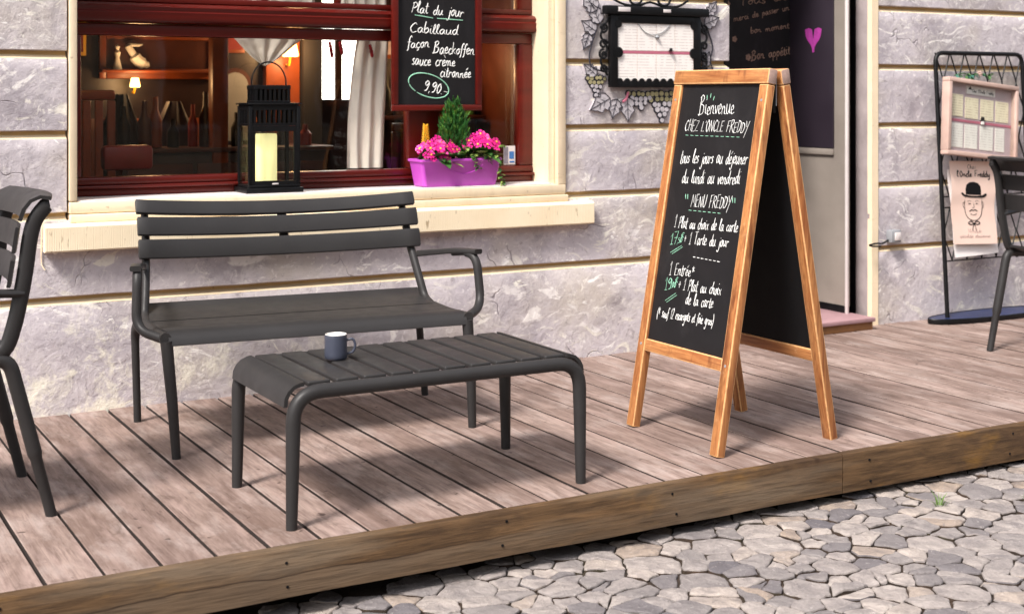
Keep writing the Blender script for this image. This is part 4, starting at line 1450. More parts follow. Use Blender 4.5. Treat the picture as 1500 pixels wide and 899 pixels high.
    curtain('c', lambda t: (2.46 + .05 * t ** 2, 2.67 - .03 * (1 - t)), 'long cream curtain hanging beside the hanging menu board', .915, 1.52, waves=3, amp=.009)
    curtain('c', lambda t: (2.06 - .15 * t ** .8, 2.065 + .185 * t ** .8), 'cream curtain gathered to a point above the lantern', 1.385, 1.52, waves=4, amp=.006)
    curtain('c', lambda t: (1.24, 2.30), 'short cream curtain across the upper left panes', 1.672, 2.4, waves=16)
    curtain('c', lambda t: (2.40 , 2.66), 'short cream curtain in the upper pane beside the hanging menu board', 1.672, 2.4, waves=5)
    curtain('c', lambda t: (2.88, 3.02), 'narrow cream curtain in the upper right pane', 1.672, 2.4, waves=3)
    for x, z, L, lab in ((2.36, 1.50, .075, 'red and white ribbon hanging in the window, left of the other ribbons'), (2.41, 1.50, .06, 'red and white ribbon hanging in the window beside the dark pillar'), (2.56, 1.49, .06, 'red and white ribbon pinned to the long cream curtain')):
        m = MB()
        m.tube(catmull([(x, 5.90, z), (x + .006, 5.898, z - L * .4), (x + .014, 5.90, z - L)], 4), [.004, .009, .006, .010, .007, .010, .008, .009, .004][:9], 6)
        o = m.build('ribbon', M['redcloth']); tag(o, lab, 'ribbon', 'red ribbons in the window')
build_room()

# ------------------------------------------------------------------ hanging chalkboard on the window
def window_board():
    t = empty('hanging_chalkboard', (2.82, 5.733, 1.2))
    tag(t, 'black chalk menu board in a red wooden frame hung on the window', 'chalkboard')
    x0, x1, z0, z1 = 2.590, 3.048, 1.182, 1.86
    O = V((2.82, 5.755, 1.2))
    m = MB()
    w = .028
    for a in ((x0, x0 + w, z0 + w, z1), (x1 - w, x1, z0 + w, z1), (x0, x1, z0, z0 + w - .0005), (x0, x1, z1 + .0005, z1 + w)):
        m.box(a[0] - O.x, a[1] - O.x, -.03, -.002, a[2] - O.z, a[3] - O.z, .004)
    m.build('frame', M['red'], t)
    m = MB()
    m.box(x0 + w - O.x, x1 - w - O.x, -.012, -.004, z0 + w - O.z, z1 - O.z)
    b = m.build('board', M['board'], t, smooth=0)
    P = lambda a, c: V((a - O.x, -.0125, c - O.z))
    r = .0022
    pen = Pen(P, 4)
    pen.text('Plat du jour', (2.690, 1.634), (2.957, 1.618), .0255, r)
    pen.text('Cabillaud', (2.680, 1.541), (2.931, 1.534), .024, r)
    pen.text('façon', (2.668, 1.471), (2.782, 1.473), .024, r)
    pen.text('Baeckoffen', (2.800, 1.446), (3.016, 1.444), .0265, r)
    pen.text('sauce crème', (2.691, 1.392), (2.914, 1.387), .026, r)
    pen.text('citronnée', (2.836, 1.337), (2.997, 1.335), .0235, r)
    pen.text('9,90.-', (2.748, 1.277), (2.872, 1.252), .0225, r)
    pen.mb.build('writing', M['chalk'], b)
    pen = Pen(P, 5)
    pen.line((2.707, 1.622), (2.800, 1.610), r); pen.line((2.821, 1.609), (2.955, 1.604), r)
    c = V((2.778, 1.298))
    for a0, a1 in ((radians(-118), radians(200)), (radians(204), radians(236))):
        pts = []
        for i in range(33):
            a = a0 + (a1 - a0) * i / 32
            q = V((.106 * cos(a), .052 * sin(a)))
            ang = -.28
            pts.append((c.x + q.x * cos(ang) - q.y * sin(ang), c.y + q.x * sin(ang) + q.y * cos(ang)))
        pen.stroke(pts, r * 1.15)
    pen.mb.build('green_marks', M['chalk_g'], b)
window_board()

# window sticker
def sticker():
    t = empty('window_sticker', (3.245, 5.7995, .965))
    tag(t, 'small white and blue card stuck inside the corner of the right pane', 'sticker')
    m = MB(); m.box(-.028, .035, -.0012, .001, -.045, .045); c = m.build('card', M['blank'], t, smooth=0)
    m = MB(); m.box(.002, .028, -.0022, -.0013, -.018, .018); m.build('blue_square', M['sticker_b'], t, smooth=0)
    m = MB(); m.box(.004, .030, -.0022, -.0013, -.036, -.028); m.build('print_line', M['sticker_b'], t, smooth=0)
    m = MB(); m.box(-.0275, -.004, -.0021, -.0013, -.04, .04); m.build('picture', M['mural_m'], t, smooth=0)
sticker()

# ------------------------------------------------------------------ lantern with candle
def lantern():
    t = empty('lantern', (1.995, 5.685, .8378))
    tag(t, 'black metal lantern with slotted roof and ring handle on the window sill', 'lantern')
    hw, hd = .115, .078
    H = .375
    m = MB(); m.box(-hw - .012, hw + .012, -hd - .008, hd + .008, 0, .022, .003); m.box(-hw, hw, -hd, hd, .0222, .034, .002); m.build('base', M['iron'], t)
    p = .016
    for sx in (-1, 1):
        for sy in (-1, 1):
            m = MB()
            m.box(sx * hw - (p if sx > 0 else 0), sx * hw + (p if sx < 0 else 0), sy * hd - (p if sy > 0 else 0), sy * hd + (p if sy < 0 else 0), .034, H - .004, .002)
            m.build('corner_post', M['iron'], t)
    # front door frame and the side frames
    m = MB()
    m.box(-hw + p, hw - p, -hd + .001, -hd + .012, .0345, .052); m.box(-hw + p, hw - p, -hd + .001, -hd + .012, .262, .285)
    m.box(-hw + p, -hw + p + .012, -hd + .001, -hd + .012, .0522, .2618); m.box(hw - p - .012, hw - p, -hd + .001, -hd + .012, .0522, .2618)
    d = m.build('door', M['iron'], t, smooth=0)
    m = MB(); m.box(-.012, .014, -hd - .006, -hd + .0005, .036, .042, .001); m.build('latch', M['flash'], d)
    m = MB(); m.box(-hw + p + .012, hw - p - .012, -hd + .005, -hd + .007, .0525, .2615); m.build('glass', M['lglass'], t, smooth=0)
    m = MB(); m.box(-hw + p, hw - p, hd - .007, hd - .005, .036, .28); m.build('glass', M['lglass'], t, smooth=0)
    for sx in (-1, 1):
        m = MB(); m.box(sx * (hw - .006) - .001, sx * (hw - .006) + .001, -hd + p, hd - p, .036, .28); m.build('glass', M['lglass'], t, smooth=0)
    # slotted upper band
    m = MB()
    for z0, z1 in ((.2855, .297), (.352, H)):
        m.box(-hw + p, hw - p, -hd + .002, -hd + .012, z0, z1); m.box(-hw + p, hw - p, hd - .012, hd - .002, z0, z1)
        m.box(-hw + .002, -hw + .012, -hd + p, hd - p, z0, z1); m.box(hw - .012, hw - .002, -hd + p, hd - p, z0, z1)
    n = 9
    for i in range(n):
        x = -hw + p + (2 * (hw - p)) * (i + .5) / n
        for y in (-hd + .007, hd - .007):
            m.box(x - .0055, x + .0055, y - .004, y + .004, .2972, .3518)
    for i in range(6):
        y = -hd + p + (2 * (hd - p)) * (i + .5) / 6
        for x in (-hw + .007, hw - .007):
            m.box(x - .004, x + .004, y - .005, y + .005, .2972, .3518)
    m.build('vent_band', M['iron'], t, smooth=0)
    m = MB(); m.box(-hw - .006, hw + .006, -hd - .006, hd + .006, H, H + .008, .002); r = m.build('roof', M['iron'], t)
    m = MB()
    cw, cd = .082, .05
    for z0, z1 in ((H + .008, H + .018), (H + .066, H + .084)):
        m.box(-cw, cw, -cd, cd, z0, z1, .002)
    for i in range(8):
        x = -cw + 2 * cw * (i + .5) / 8
        for y in (-cd + .005, cd - .005):
            m.box(x - .005, x + .005, y - .004, y + .004, H + .0182, H + .0658)
    for i in range(5):
        y = -cd + 2 * cd * (i + .5) / 5
        for x in (-cw + .005, cw - .005):
            m.box(x - .004, x + .004, y - .0045, y + .0045, H + .0182, H + .0658)
    m.build('chimney', M['iron'], r, smooth=0)
    m = MB()
    pts = [(.078 * cos(a), 0, H + .092 + .092 * sin(a)) for a in [radians(-6 + 192 * i / 24) for i in range(25)]]
    m.tube(pts, .0034, 8)
    m.build('ring_handle', M['iron'], t)
    # candle
    m = MB()
    m.lathe([(.0445, 0), (.046, .004), (.046, .208), (.044, .216), (.040, .212), (.02, .203), (.0, .202)], (1.985, 5.69, .8722), 32)
    c = m.build('candle', M['flame_wax'])
    tag(c, 'thick pale yellow pillar candle inside the black lantern', 'candle')
    m = MB(); m.tube([(1.985, 5.69, 1.070), (1.986, 5.69, 1.088)], .0018, 6); m.build('wick', M['ink'], c)
lantern()

# ------------------------------------------------------------------ flower box on the sill
def planter():
    t = empty('flower_box', (2.888, 5.668, .8378))
    tag(t, 'magenta plastic trough of flowers on the window sill', 'flower box')
    m = MB()
    bw, bd, tw, td, H = .187, .060, .209, .070, .126
    def rr(w, d, z):
        return [(x, y, z) for x, y in rrect(2 * w, 2 * d, .018, 4)]
    rings = [rr(bw * .96, bd * .94, 0), rr(bw, bd, .004), rr(bw + (tw - bw) * .85, bd + (td - bd) * .85, H - .016), rr(tw, td, H - .014), rr(tw + .004, td + .004, H - .010), rr(tw + .004, td + .004, H - .002), rr(tw + .001, td + .001, H), rr(tw - .006, td - .006, H - .001), rr(tw - .009, td - .009, H - .012), rr(bw, bd, H - .03)]
    m.loft(rings)
    m.build('trough', M['pot'], t, smooth=40)
    # curved relief line on the front
    m = MB()
    pts = []
    for i in range(21):
        u = -1 + i / 10
        z = .096 - .040 * (1 - u * u)
        y = -(bd + (td - bd) * .85 * z / (H - .016)) - .0004
        pts.append((.01 + u * .098, y, z))
    m.tube(pts, .0016, 6)
    m.build('relief', M['pot'], t)
    m = MB(); m.box(-bw, bw, -bd, bd, H - .029, H - .022); m.build('soil', M['soil'], t)
    return t
planter()

def leaf_blade(mb, base, d, L, W, rng, mi=0, cup=.25):
    d = d.normalized()
    side = d.cross(V((0, 0, 1)))
    side = side.normalized() if side.length > .05 else V((1, 0, 0))
    up = side.cross(d).normalized()
    rows = []
    n = 6
    bend = rng.uniform(.2, .7)
    for i in range(n + 1):
        t = i / n
        w = W * (sin(pi * min(1, t * .93 + .07)) ** .7) * (.35 + .65 * min(1, t * 2.2))
        c = base + d * (L * t) - V((0, 0, 1)) * (L * bend * t * t) + up * (L * .06 * sin(t * 7 + rng.random()))
        rows.append([c - side * w + up * w * cup, c - side * w * .5 + up * w * cup * .2 * rng.uniform(.4, 1.6), c, c + side * w * .5 + up * w * cup * .2 * rng.uniform(.4, 1.6), c + side * w + up * w * cup])
    mb.loft(rows, closed=False, mi=mi)

def primrose(cx, cy, cz, rx, ry, h, n_fl, n_lf, seed, label, lower=0):
    rng = random.Random(seed)
    t = empty('primrose', (cx, cy, cz)); tag(t, label, 'flower', 'primroses in the magenta trough')
    mb = MB()
    for k in range(n_lf):
        a = rng.uniform(0, 2 * pi)
        base = V((cos(a) * rx * .3, sin(a) * ry * .3, rng.uniform(-.01, .01)))
        d = V((cos(a), sin(a) * .9 - .15, rng.uniform(.15, .9)))
        leaf_blade(mb, base, d, rng.uniform(.06, .115), rng.uniform(.018, .030), rng, 0 if rng.random() < .75 else 1)
    mb.build('leaves', [M['leaf'], M['leaf2']], t, smooth=70)
    mb = MB()
    def flower(c, nrm, r):
        nrm = nrm.normalized()
        u = nrm.orthogonal().normalized(); w = nrm.cross(u)
        a0 = rng.uniform(0, 6)
        mi = 0 if rng.random() < .93 else 2
        for p in range(5):
            a = a0 + 2 * pi * p / 5
            pts = []
            for (rad, da, hh) in ((.12, 0, 0), (.55, -.42, .10), (.92, -.5, .16), (1.05, -.26, .10), (.94, 0, .15), (1.05, .26, .10), (.92, .5, .16), (.55, .42, .10)):
                q = c + (u * cos(a + da) + w * sin(a + da)) * (r * rad) + nrm * (r * (hh + rng.uniform(-.06, .06)))
                pts.append(q)
            mb.poly(pts, mi)
        if rng.random() < .45: return
        ring = [c + (u * cos(2 * pi * j / 7) + w * sin(2 * pi * j / 7)) * (r * .24) + nrm * (r * .2) for j in range(7)]
        tip = [c + (u * cos(2 * pi * j / 7) + w * sin(2 * pi * j / 7)) * (r * .1) + nrm * (r * .27) for j in range(7)]
        mb.loft([ring, tip], True, True, 1)
    for k in range(n_fl):
        a = rng.uniform(0, 2 * pi); q = sqrt(rng.random())
        x, y = cos(a) * q * rx, sin(a) * q * ry
        z = h * (1 - .6 * q * q) + rng.uniform(-.016, .014)
        nrm = V((x / rx * .9, y / ry * .9 - .55, .75)) + V((rng.uniform(-.6, .6), rng.uniform(-.6, .5), rng.uniform(-.3, .3)))
        flower(V((x, y, z)), nrm, rng.uniform(.017, .025))
    for k in range(lower):
        x = rng.uniform(-rx, rx * .6)
        flower(V((x, -ry * 1.05, rng.uniform(-.012, .02))), V((x, -1, .5)), rng.uniform(.015, .019))
    mb.build('flowers', [M['petal'], M['yellow'], M['petal_l']], t, smooth=25)
primrose(2.790, 5.655, .965, .104, .056, .080, 52, 38, 3, 'magenta primrose clump at the left end of the trough', 4)
primrose(3.020, 5.66, .985, .090, .054, .080, 48, 22, 8, 'dense magenta primrose cushion at the right end of the trough')

def dwarf_conifer():
    rng = random.Random(12)
    t = empty('dwarf_conifer', (2.895, 5.70, .95)); tag(t, 'small bright green conifer in the middle of the trough', 'conifer')
    m = MB(); m.tube([(0, 0, -.02), (.003, 0, .12), (0, 0, .24)], [.008, .006, .002], 8); m.build('trunk', M['wood_m'], t)
    m = MB()
    for k in range(800):
        tz = rng.random() ** .9
        z = .0 + .245 * tz + .03 * sin(k * .7) * tz
        prof = .100 * (1 - tz) ** .36 * (1 if tz > .12 else .85)
        a = rng.uniform(0, 2 * pi); q = rng.uniform(.35, 1.0)
        b = V((cos(a) * prof * q, sin(a) * prof * q * .75, z))
        d = V((cos(a) * .32, sin(a) * .32, 1.0)).normalized()
        d = (d + V((rng.uniform(-.3, .3), rng.uniform(-.3, .3), 0))).normalized()
        L = rng.uniform(.022, .042)
        s1 = d.cross(V((cos(a * 3 + k), sin(a * 3 + k), .2))).normalized()
        mi = 0 if rng.random() < .7 else 1
        for w in (s1, d.cross(s1)):
            wd = .0042
            m.poly([b, b + d * L * .35 + w * wd, b + d * L, b + d * L * .35 - w * wd], mi)
        for sg in (-1, 1):
            dd = (d + s1 * sg * .7).normalized(); bb = b + d * L * .3
            w = dd.cross(d).normalized() * .002
            m.poly([bb - w, bb + dd * L * .5 - w * .3, bb + dd * L * .5 + w * .3, bb + w], mi)
    m.build('foliage', [M['conifer'], simple('conifer_tips', srgb(84, 130, 46), .6, .3, 30)], t, smooth=0)
dwarf_conifer()

def hyacinth():
    rng = random.Random(2)
    t = empty('hyacinth', (2.742, 5.68, .95)); tag(t, 'yellow flower spike with upright leaves left in the trough', 'flower')
    m = MB()
    for a, L in ((0.2, .11), (2.4, .10), (1.2, .12), (4.0, .09)):
        base = V((cos(a) * .006, sin(a) * .006, 0)); d = V((cos(a) * .18, sin(a) * .18, 1)).normalized(); side = V((-sin(a), cos(a), 0)) * .008
        rows = [[base - side * .8, base + side * .8], [base + d * L * .5 - side, base + d * L * .5 + side], [base + d * L * .85 - side * .7, base + d * L * .85 + side * .7], [base + d * L - side * .05, base + d * L + side * .05]]
        m.loft(rows, closed=False)
    m.tube([(0, 0, 0), (0, 0, .14)], .004, 7)
    m.build('leaves', M['leaf2'], t, smooth=60)
    m = MB()
    for k in range(70):
        tz = k / 70; a = k * 2.4
        r = .011 * (1 - .6 * tz)
        c = V((cos(a) * r, sin(a) * r, .085 + .085 * tz))
        d = V((cos(a), sin(a), .6)).normalized(); s1 = d.orthogonal().normalized() * .004; s2 = d.cross(s1).normalized() * .004
        m.loft([[c + s1, c + s2, c - s1, c - s2], [c + d * .010 + s1 * .3, c + d * .010 + s2 * .3, c + d * .010 - s1 * .3, c + d * .010 - s2 * .3]])
    m.build('flower_spike', M['yellow'], t, smooth=40)
hyacinth()

def ivy():
    rng = random.Random(31)
    t = empty('trailing_ivy', (3.0, 5.615, .965)); tag(t, 'small pale green ivy trailing over the front rim of the trough', 'ivy')
    stems = [[(-.05, .02, .01), (-.055, -.022, .014), (-.045, -.03, -.02), (-.03, -.026, -.05)], [(.0, .02, .012), (.01, -.024, .012), (.02, -.03, -.02)], [(.06, .02, .01), (.075, -.02, .01), (.082, -.026, -.05), (.085, -.03, -.10), (.098, -.032, -.115)], [(.085, .03, .015), (.10, .0, .05), (.108, -.01, .055)], [(-.09, .02, .01), (-.10, -.0, .025), (-.12, -.012, .028)], [(-.05, .03, .03), (-.07, 0, .045), (-.09, -.01, .05)]]
    m = MB()
    for s_ in stems:
        m.tube(catmull(s_, 4), .0013, 5)
    m.build('stems', M['leaf'], t)
    m = MB()
    for s_ in stems:
        P = catmull(s_, 4)
        for p in P[3:]:
            for q in range(2):
                a = rng.uniform(0, 2 * pi)
                leaf_blade(m, p, V((cos(a), -.5 + .3 * sin(a), rng.uniform(-.3, .5))), rng.uniform(.014, .026), rng.uniform(.006, .010), rng, 0 if rng.random() < .5 else 1)
    m.build('leaves', [M['leaf2'], M['leaf']], t, smooth=70)
ivy()

# ------------------------------------------------------------------ wrought-iron menu case on the wall
def menu_case():
    t = empty('menu_case', (3.935, YW, 1.48))
    tag(t, 'black wrought iron menu case on the wall left of the doorway', 'menu case')
    O = V((3.935, YW, 1.48))
    x0, x1, z0, z1 = 3.668, 4.207, 1.292, 1.645
    m = MB()
    w = .04
    for a in ((x0, x0 + w, z0, z1), (x1 - w, x1, z0, z1), (x0 + w, x1 - w, z0, z0 + .03), (x0 + w, x1 - w, z1 - .04, z1)):
        m.box(a[0] - O.x, a[1] - O.x, -.036, -.008, a[2] - O.z, a[3] - O.z, .003)
    m.box(3.632 - O.x, 4.25 - O.x, -.050, -.008, z1 + .0005 - O.z, z1 + .042 - O.z, .006)
    m.build('case', M['iron'], t)
    m = MB(); m.box(x0 + w - O.x, x1 - w - O.x, -.027, -.009, z0 + .03 - O.z, z1 - .04 - O.z); m.build('backing', M['poster'], t, smooth=0)
    # papers: two rows of four with a pink strip between
    m = MB()
    pw = (x1 - x0 - 2 * w - .006) / 4
    for i in range(4):
        xa = x0 + w + .003 + pw * i
        for za, zb in ((1.472, 1.604), (1.326, 1.455)):
            m.box(xa + .0015 - O.x, xa + pw - .0015 - O.x, -.0295, -.0275, za - O.z, zb - O.z)
    m.build('menu_sheets', M['paper_w'], t, smooth=0)
    m = MB(); m.box(x0 + w + .003 - O.x, x1 - w - .003 - O.x, -.030, -.0277, 1.4565 - O.z, 1.4705 - O.z); m.build('pink_strip', M['pinkbar'], t, smooth=0)
    # bead chain and small hat figure
    m = MB(); m.tube(catmull([(-.11, -.032, .125), (-.07, -.033, .085), (-.02, -.033, .07), (.04, -.033, .085), (.09, -.032, .125)], 5), .002, 6); m.lathe([(.008, -.002), (.012, .004), (.006, .014)], (.005, -.034, .055), 10); m.build('chain', M['grey_plastic'], t)
    m = MB(); m.lathe([(.012, 0), (.013, .002), (.008, .003), (.0075, .012), (.004, .015)], (.085, -.038, -.008), 12); m.build('hat_magnet', M['ink'], t)
    # scalloped lower edge: row of half discs along the lower rail and side roundels
    m = MB()
    for i in range(11):
        x = -.215 + .43 * i / 10
        m.tube([(x, -.037, 1.322 - O.z), (x, -.020, 1.322 - O.z)], .015, 12)
    for sx in (x0 + w + .002, x1 - w - .002):
        m.tube([(sx - O.x, -.038, 1.462 - O.z), (sx - O.x, -.021, 1.462 - O.z)], .026, 16)
        m.tube([(sx - O.x, -.038, 1.60 - O.z), (sx - O.x, -.021, 1.60 - O.z)], .020, 14)
    m.build('scallops', M['iron'], t)
    # labels on the hood
    m = MB(); m.box(-.235, -.165, -.0525, -.0505, .178, .200, .001); m.box(.03, .075, -.0525, -.0505, .180, .196, .001); m.build('hood_label', M['flash'], t)
    # iron scrolls at both sides and on top
    def spiral(mb, cx, cz, r, a0, turns, sgn, tail=None, th=.0062):
        pts = []
        n = 26
        for i in range(n + 1):
            u = i / n
            a = a0 + sgn * 2 * pi * turns * u
            rr = r * (.22 + .78 * u)
            pts.append((cx + rr * cos(a), -.022, cz + rr * sin(a)))
        if tail:
            pts += tail
        mb.tube(pts, th, 8)
    m = MB()
    for sx in (-1, 1):
        c = .302
        for z, r, a in ((.10, .024, 0), (.02, .024, 2), (-.03, .026, 3.5), (-.10, .022, 1)):
            spiral(m, sx * c, z, r, a, 1.3, sx)
        m.tube(catmull([(sx * .275, -.022, .15), (sx * .29, -.022, .12), (sx * .318, -.022, .06), (sx * .28, -.022, 0), (sx * .318, -.022, -.06), (sx * .28, -.022, -.13)], 5), .006, 8)
    for cx, sg in ((-.12, 1), (.06, -1)):
        spiral(m, cx, .255, .045, radians(-90), 1.2, sg)
    m.tube(catmull([(-.25, -.022, .24), (-.18, -.022, .215), (-.10, -.022, .212), (-.03, -.022, .23), (.05, -.022, .212), (.14, -.022, .215), (.20, -.022, .245)], 5), .006, 8)
    m.build('scrollwork', M['iron'], t)
menu_case()

# ------------------------------------------------------------------ A-board
def a_board():
    t = empty('sandwich_board', (3.205, 4.067, 0))
    tag(t, 'orange wooden A frame sandwich board with white chalk menu on the deck', 'sandwich board')
    O = V((3.205, 4.067, 0))
    TL = .1746
    ang = math.atan(TL)
    def frame(side):
        # local plane: a = along +y, b = along the slope; n = outward normal
        if side < 0:
            foot = V((2.942, 0, 0)) ; u = V((sin(ang), 0, cos(ang))); n = V((-cos(ang), 0, sin(ang)))
        else:
            foot = V((3.496, 0, 0)); u = V((-sin(ang), 0, cos(ang))); n = V((cos(ang), 0, sin(ang)))
        u = u.normalized(); n = n.normalized()
        def P(a, b, d=0.0):
            return V((foot.x - O.x, a - O.y, 0)) + u * b + n * d
        def bar(mb, a0, a1, b0, b1, d0, d1, bev=.004):
            mt = Matrix((( 0, u.x, n.x, 0), (1, u.y, n.y, 0), (0, u.z, n.z, 0), (0, 0, 0, 1)))
            mt.translation = P(0, 0) + V((0, 0, 0))
            mb.box(a0, a1, b0, b1, d0, d1, bev, mat=mt, edge=1)
        return P, bar
    L = 1.295 / cos(ang)
    for side in (-1, 1):
        P, bar = frame(side)
        ya, yb = 3.788, 4.346
        w = .046
        for a0, a1 in ((ya, ya + w), (yb - w, yb)):
            m = MB(); bar(m, a0, a1, .004 if True else 0, L - .002, -.034, 0); m.build('leg', [M['pine_v'], M['worn']], t)
        m = MB(); bar(m, ya - .003, yb + .003, L, L + .055, -.036, .003, .005)
        for f in m.bm.faces:
            if abs(f.normal.y) > .9: f.material_index = 2
        m.build('top_rail', [M['pine_h'], M['worn'], M['end_grain']], t)
        m = MB(); bar(m, ya + w + .0005, yb - w - .0005, .292, .338, -.030, -.003); m.build('lower_rail', [M['pine_h'], M['worn']], t)
        for a_, b_ in ((ya + .023, .315), (yb - .023, .315), (ya + .023, L - .06), (yb - .023, L - .06)):
            m = MB(); m.tube([P(a_, b_, -.002), P(a_, b_, .0012)], [.0055, .005], 12); m.build('screw_head', M['grey_plastic'], t)
        m = MB(); bar(m, ya + w - .004, yb - w + .004, .338, L, -.022, -.012, 0); b = m.build('board', M['board'], t, smooth=0)
        m = MB(); bar(m, ya + w - .003, yb - w + .003, .339, L - .001, -.0245, -.0225, 0); m.build('backing', M['ink'], t, smooth=0)
        if side < 0:
            k = 1 / cos(ang)
            Q = lambda a, z: P(3.857 + (a - 3.827) * .95, z * k, -.0115)
            r = .0013
            pen = Pen(Q, 8)
            pen.text('Bienvenue', (4.165, 1.182), (3.945, 1.186), .033, r, slant=-.05)
            pen.text("CHEZ L'ONCLE FREDDY", (4.245, 1.119), (3.848, 1.120), .0205, r)
            pen.text('tous les jours au déjeuner', (4.245, .996), (3.827, 1.010), .0265, r)
            pen.text('du lundi au vendredi', (4.215, .921), (3.854, .937), .0262, r)
            pen.text('MENU FREDDY', (4.136, .838), (3.890, .848), .0222, r)
            pen.text('1 Plat au choix de la carte', (4.224, .755), (3.828, .771), .0228, r)
            pen.text('+ 1 Tarte du jour', (4.150, .702), (3.872, .714), .0225, r)
            pen.text('1 Entrée', (4.213, .579), (4.075, .590), .0232, r)
            pen.text('*', (4.072, .598), (4.052, .599), .018, r)
            pen.text('+ 1 Plat au choix', (4.145, .534), (3.875, .543), .0225, r)
            pen.text('de la carte', (4.083, .486), (3.912, .494), .0222, r)
            pen.text('(* sauf 12 escargots et foie gras)', (4.255, .420), (3.897, .435), .0185, r * .9)
            pen.dashes((4.075, .660), (3.898, .658), 7, r)
            pen.mb.build('writing', M['chalk'], b)
            pen = Pen(Q, 9)
            pen.dashes((4.233, 1.103), (3.879, 1.104), 11, r * .9)
            pen.dashes((4.143, .826), (3.931, .828), 7, r)
            for a, z in ((4.178, .866), (3.884, .870)):
                pen.line((a, z + .018), (a - .004, z), r); pen.line((a - .014, z + .018), (a - .018, z), r)
            for i, (a, z) in enumerate(((4.125, 1.240), (4.105, 1.246), (4.085, 1.236))):
                pen.line((a, z), (a + .004 - .004 * i, z + .016), r)
            pen.text('17', (4.235, .690), (4.185, .697), .0225, r)
            pen.text(',50', (4.190, .700), (4.158, .706), .010, r * .8)
            pen.text('~', (4.170, .720), (4.150, .722), .011, r * .8)
            pen.text('19', (4.230, .523), (4.182, .531), .0215, r)
            pen.text(',00', (4.188, .535), (4.158, .540), .010, r * .8)
            pen.text('~', (4.166, .553), (4.148, .556), .011, r * .8)
            for p0, p1 in (((4.224, .662), (4.158, .694)), ((4.212, .658), (4.149, .690)), ((4.215, .484), (4.152, .519)), ((4.203, .480), (4.144, .513))):
                pen.line(p0, p1, r)
            pen.mb.build('green_marks', M['chalk_g'], b)
    # hinge plates and spreader at the top
    m = MB()
    m.box(.001, .012, -.262, -.245, 1.19, 1.325); m.build('hinge', M['iron'], t, smooth=0)
    m = MB(); m.box(.0125, .0155, -.264, -.250, 1.215, 1.31); m.build('hinge_plate', M['grey_plastic'], t, smooth=0)
    m = MB()
    m.tube([(.006, -.22, 1.325), (.006, .22, 1.325)], .0045, 8); m.build('hinge_rod', M['iron'], t)
a_board()

# ------------------------------------------------------------------ metal furniture
def ring_rect(c, ex, ey, w, h, r):
    return [c + ex * a + ey * b for a, b in rrect(w, h, r, 3)]

def slat(mb, P, halfw, width, thick, nrm, up, sag=0.0, n=24, r=.005):
    """slat along local x, centred at P, its face looking along nrm, its width along up, ends curving out of nrm"""
    rings = []
    for i in range(n + 1):
        u = -1 + 2 * i / n
        c = P + V((u * halfw, 0, 0)) - nrm * (sag * (1 - u * u))
        ww, tt, rr = width, thick, min(r, thick * .48)
        e = 1 - abs(u)
        rings.append(ring_rect(c, up, nrm, ww, tt, rr))
    # softly closed ends
    def shrink(ring, f, dx):
        c = sum(ring, V((0, 0, 0))) / len(ring)
        return [c + (p - c) * f + V((dx, 0, 0)) for p in ring]
    rings = [shrink(rings[0], .86, -.003)] + rings + [shrink(rings[-1], .86, .003)]
    mb.loft(rings)

def sweep_x(mb, prof, x0, x1, thick, n=18, bow=None):
    """sheet following prof (list of (y,z)) swept along x, with thickness downwards; bow(u) -> dz"""
    P = [V((0, y, z)) for y, z in prof]
    loopt = []
    for i, p in enumerate(P):
        a = P[max(0, i - 1)]; b = P[min(len(P) - 1, i + 1)]
        t = (b - a).normalized(); nn = V((0, -t.z, t.y))
        if nn.z < 0 and abs(nn.z) > .2: nn = -nn
        loopt.append((p, nn))
    rings = []
    for i in range(n + 1):
        u = -1 + 2 * i / n
        x = (x0 + x1) / 2 + u * (x1 - x0) / 2
        top = [p + V((x, 0, 0)) for p, nn in loopt]
        bot = [p - V((0, nn.y, nn.z)) * thick + V((x, 0, 0)) for p, nn in reversed(loopt)]
        rings.append(top + bot)
    mb.loft(rings)

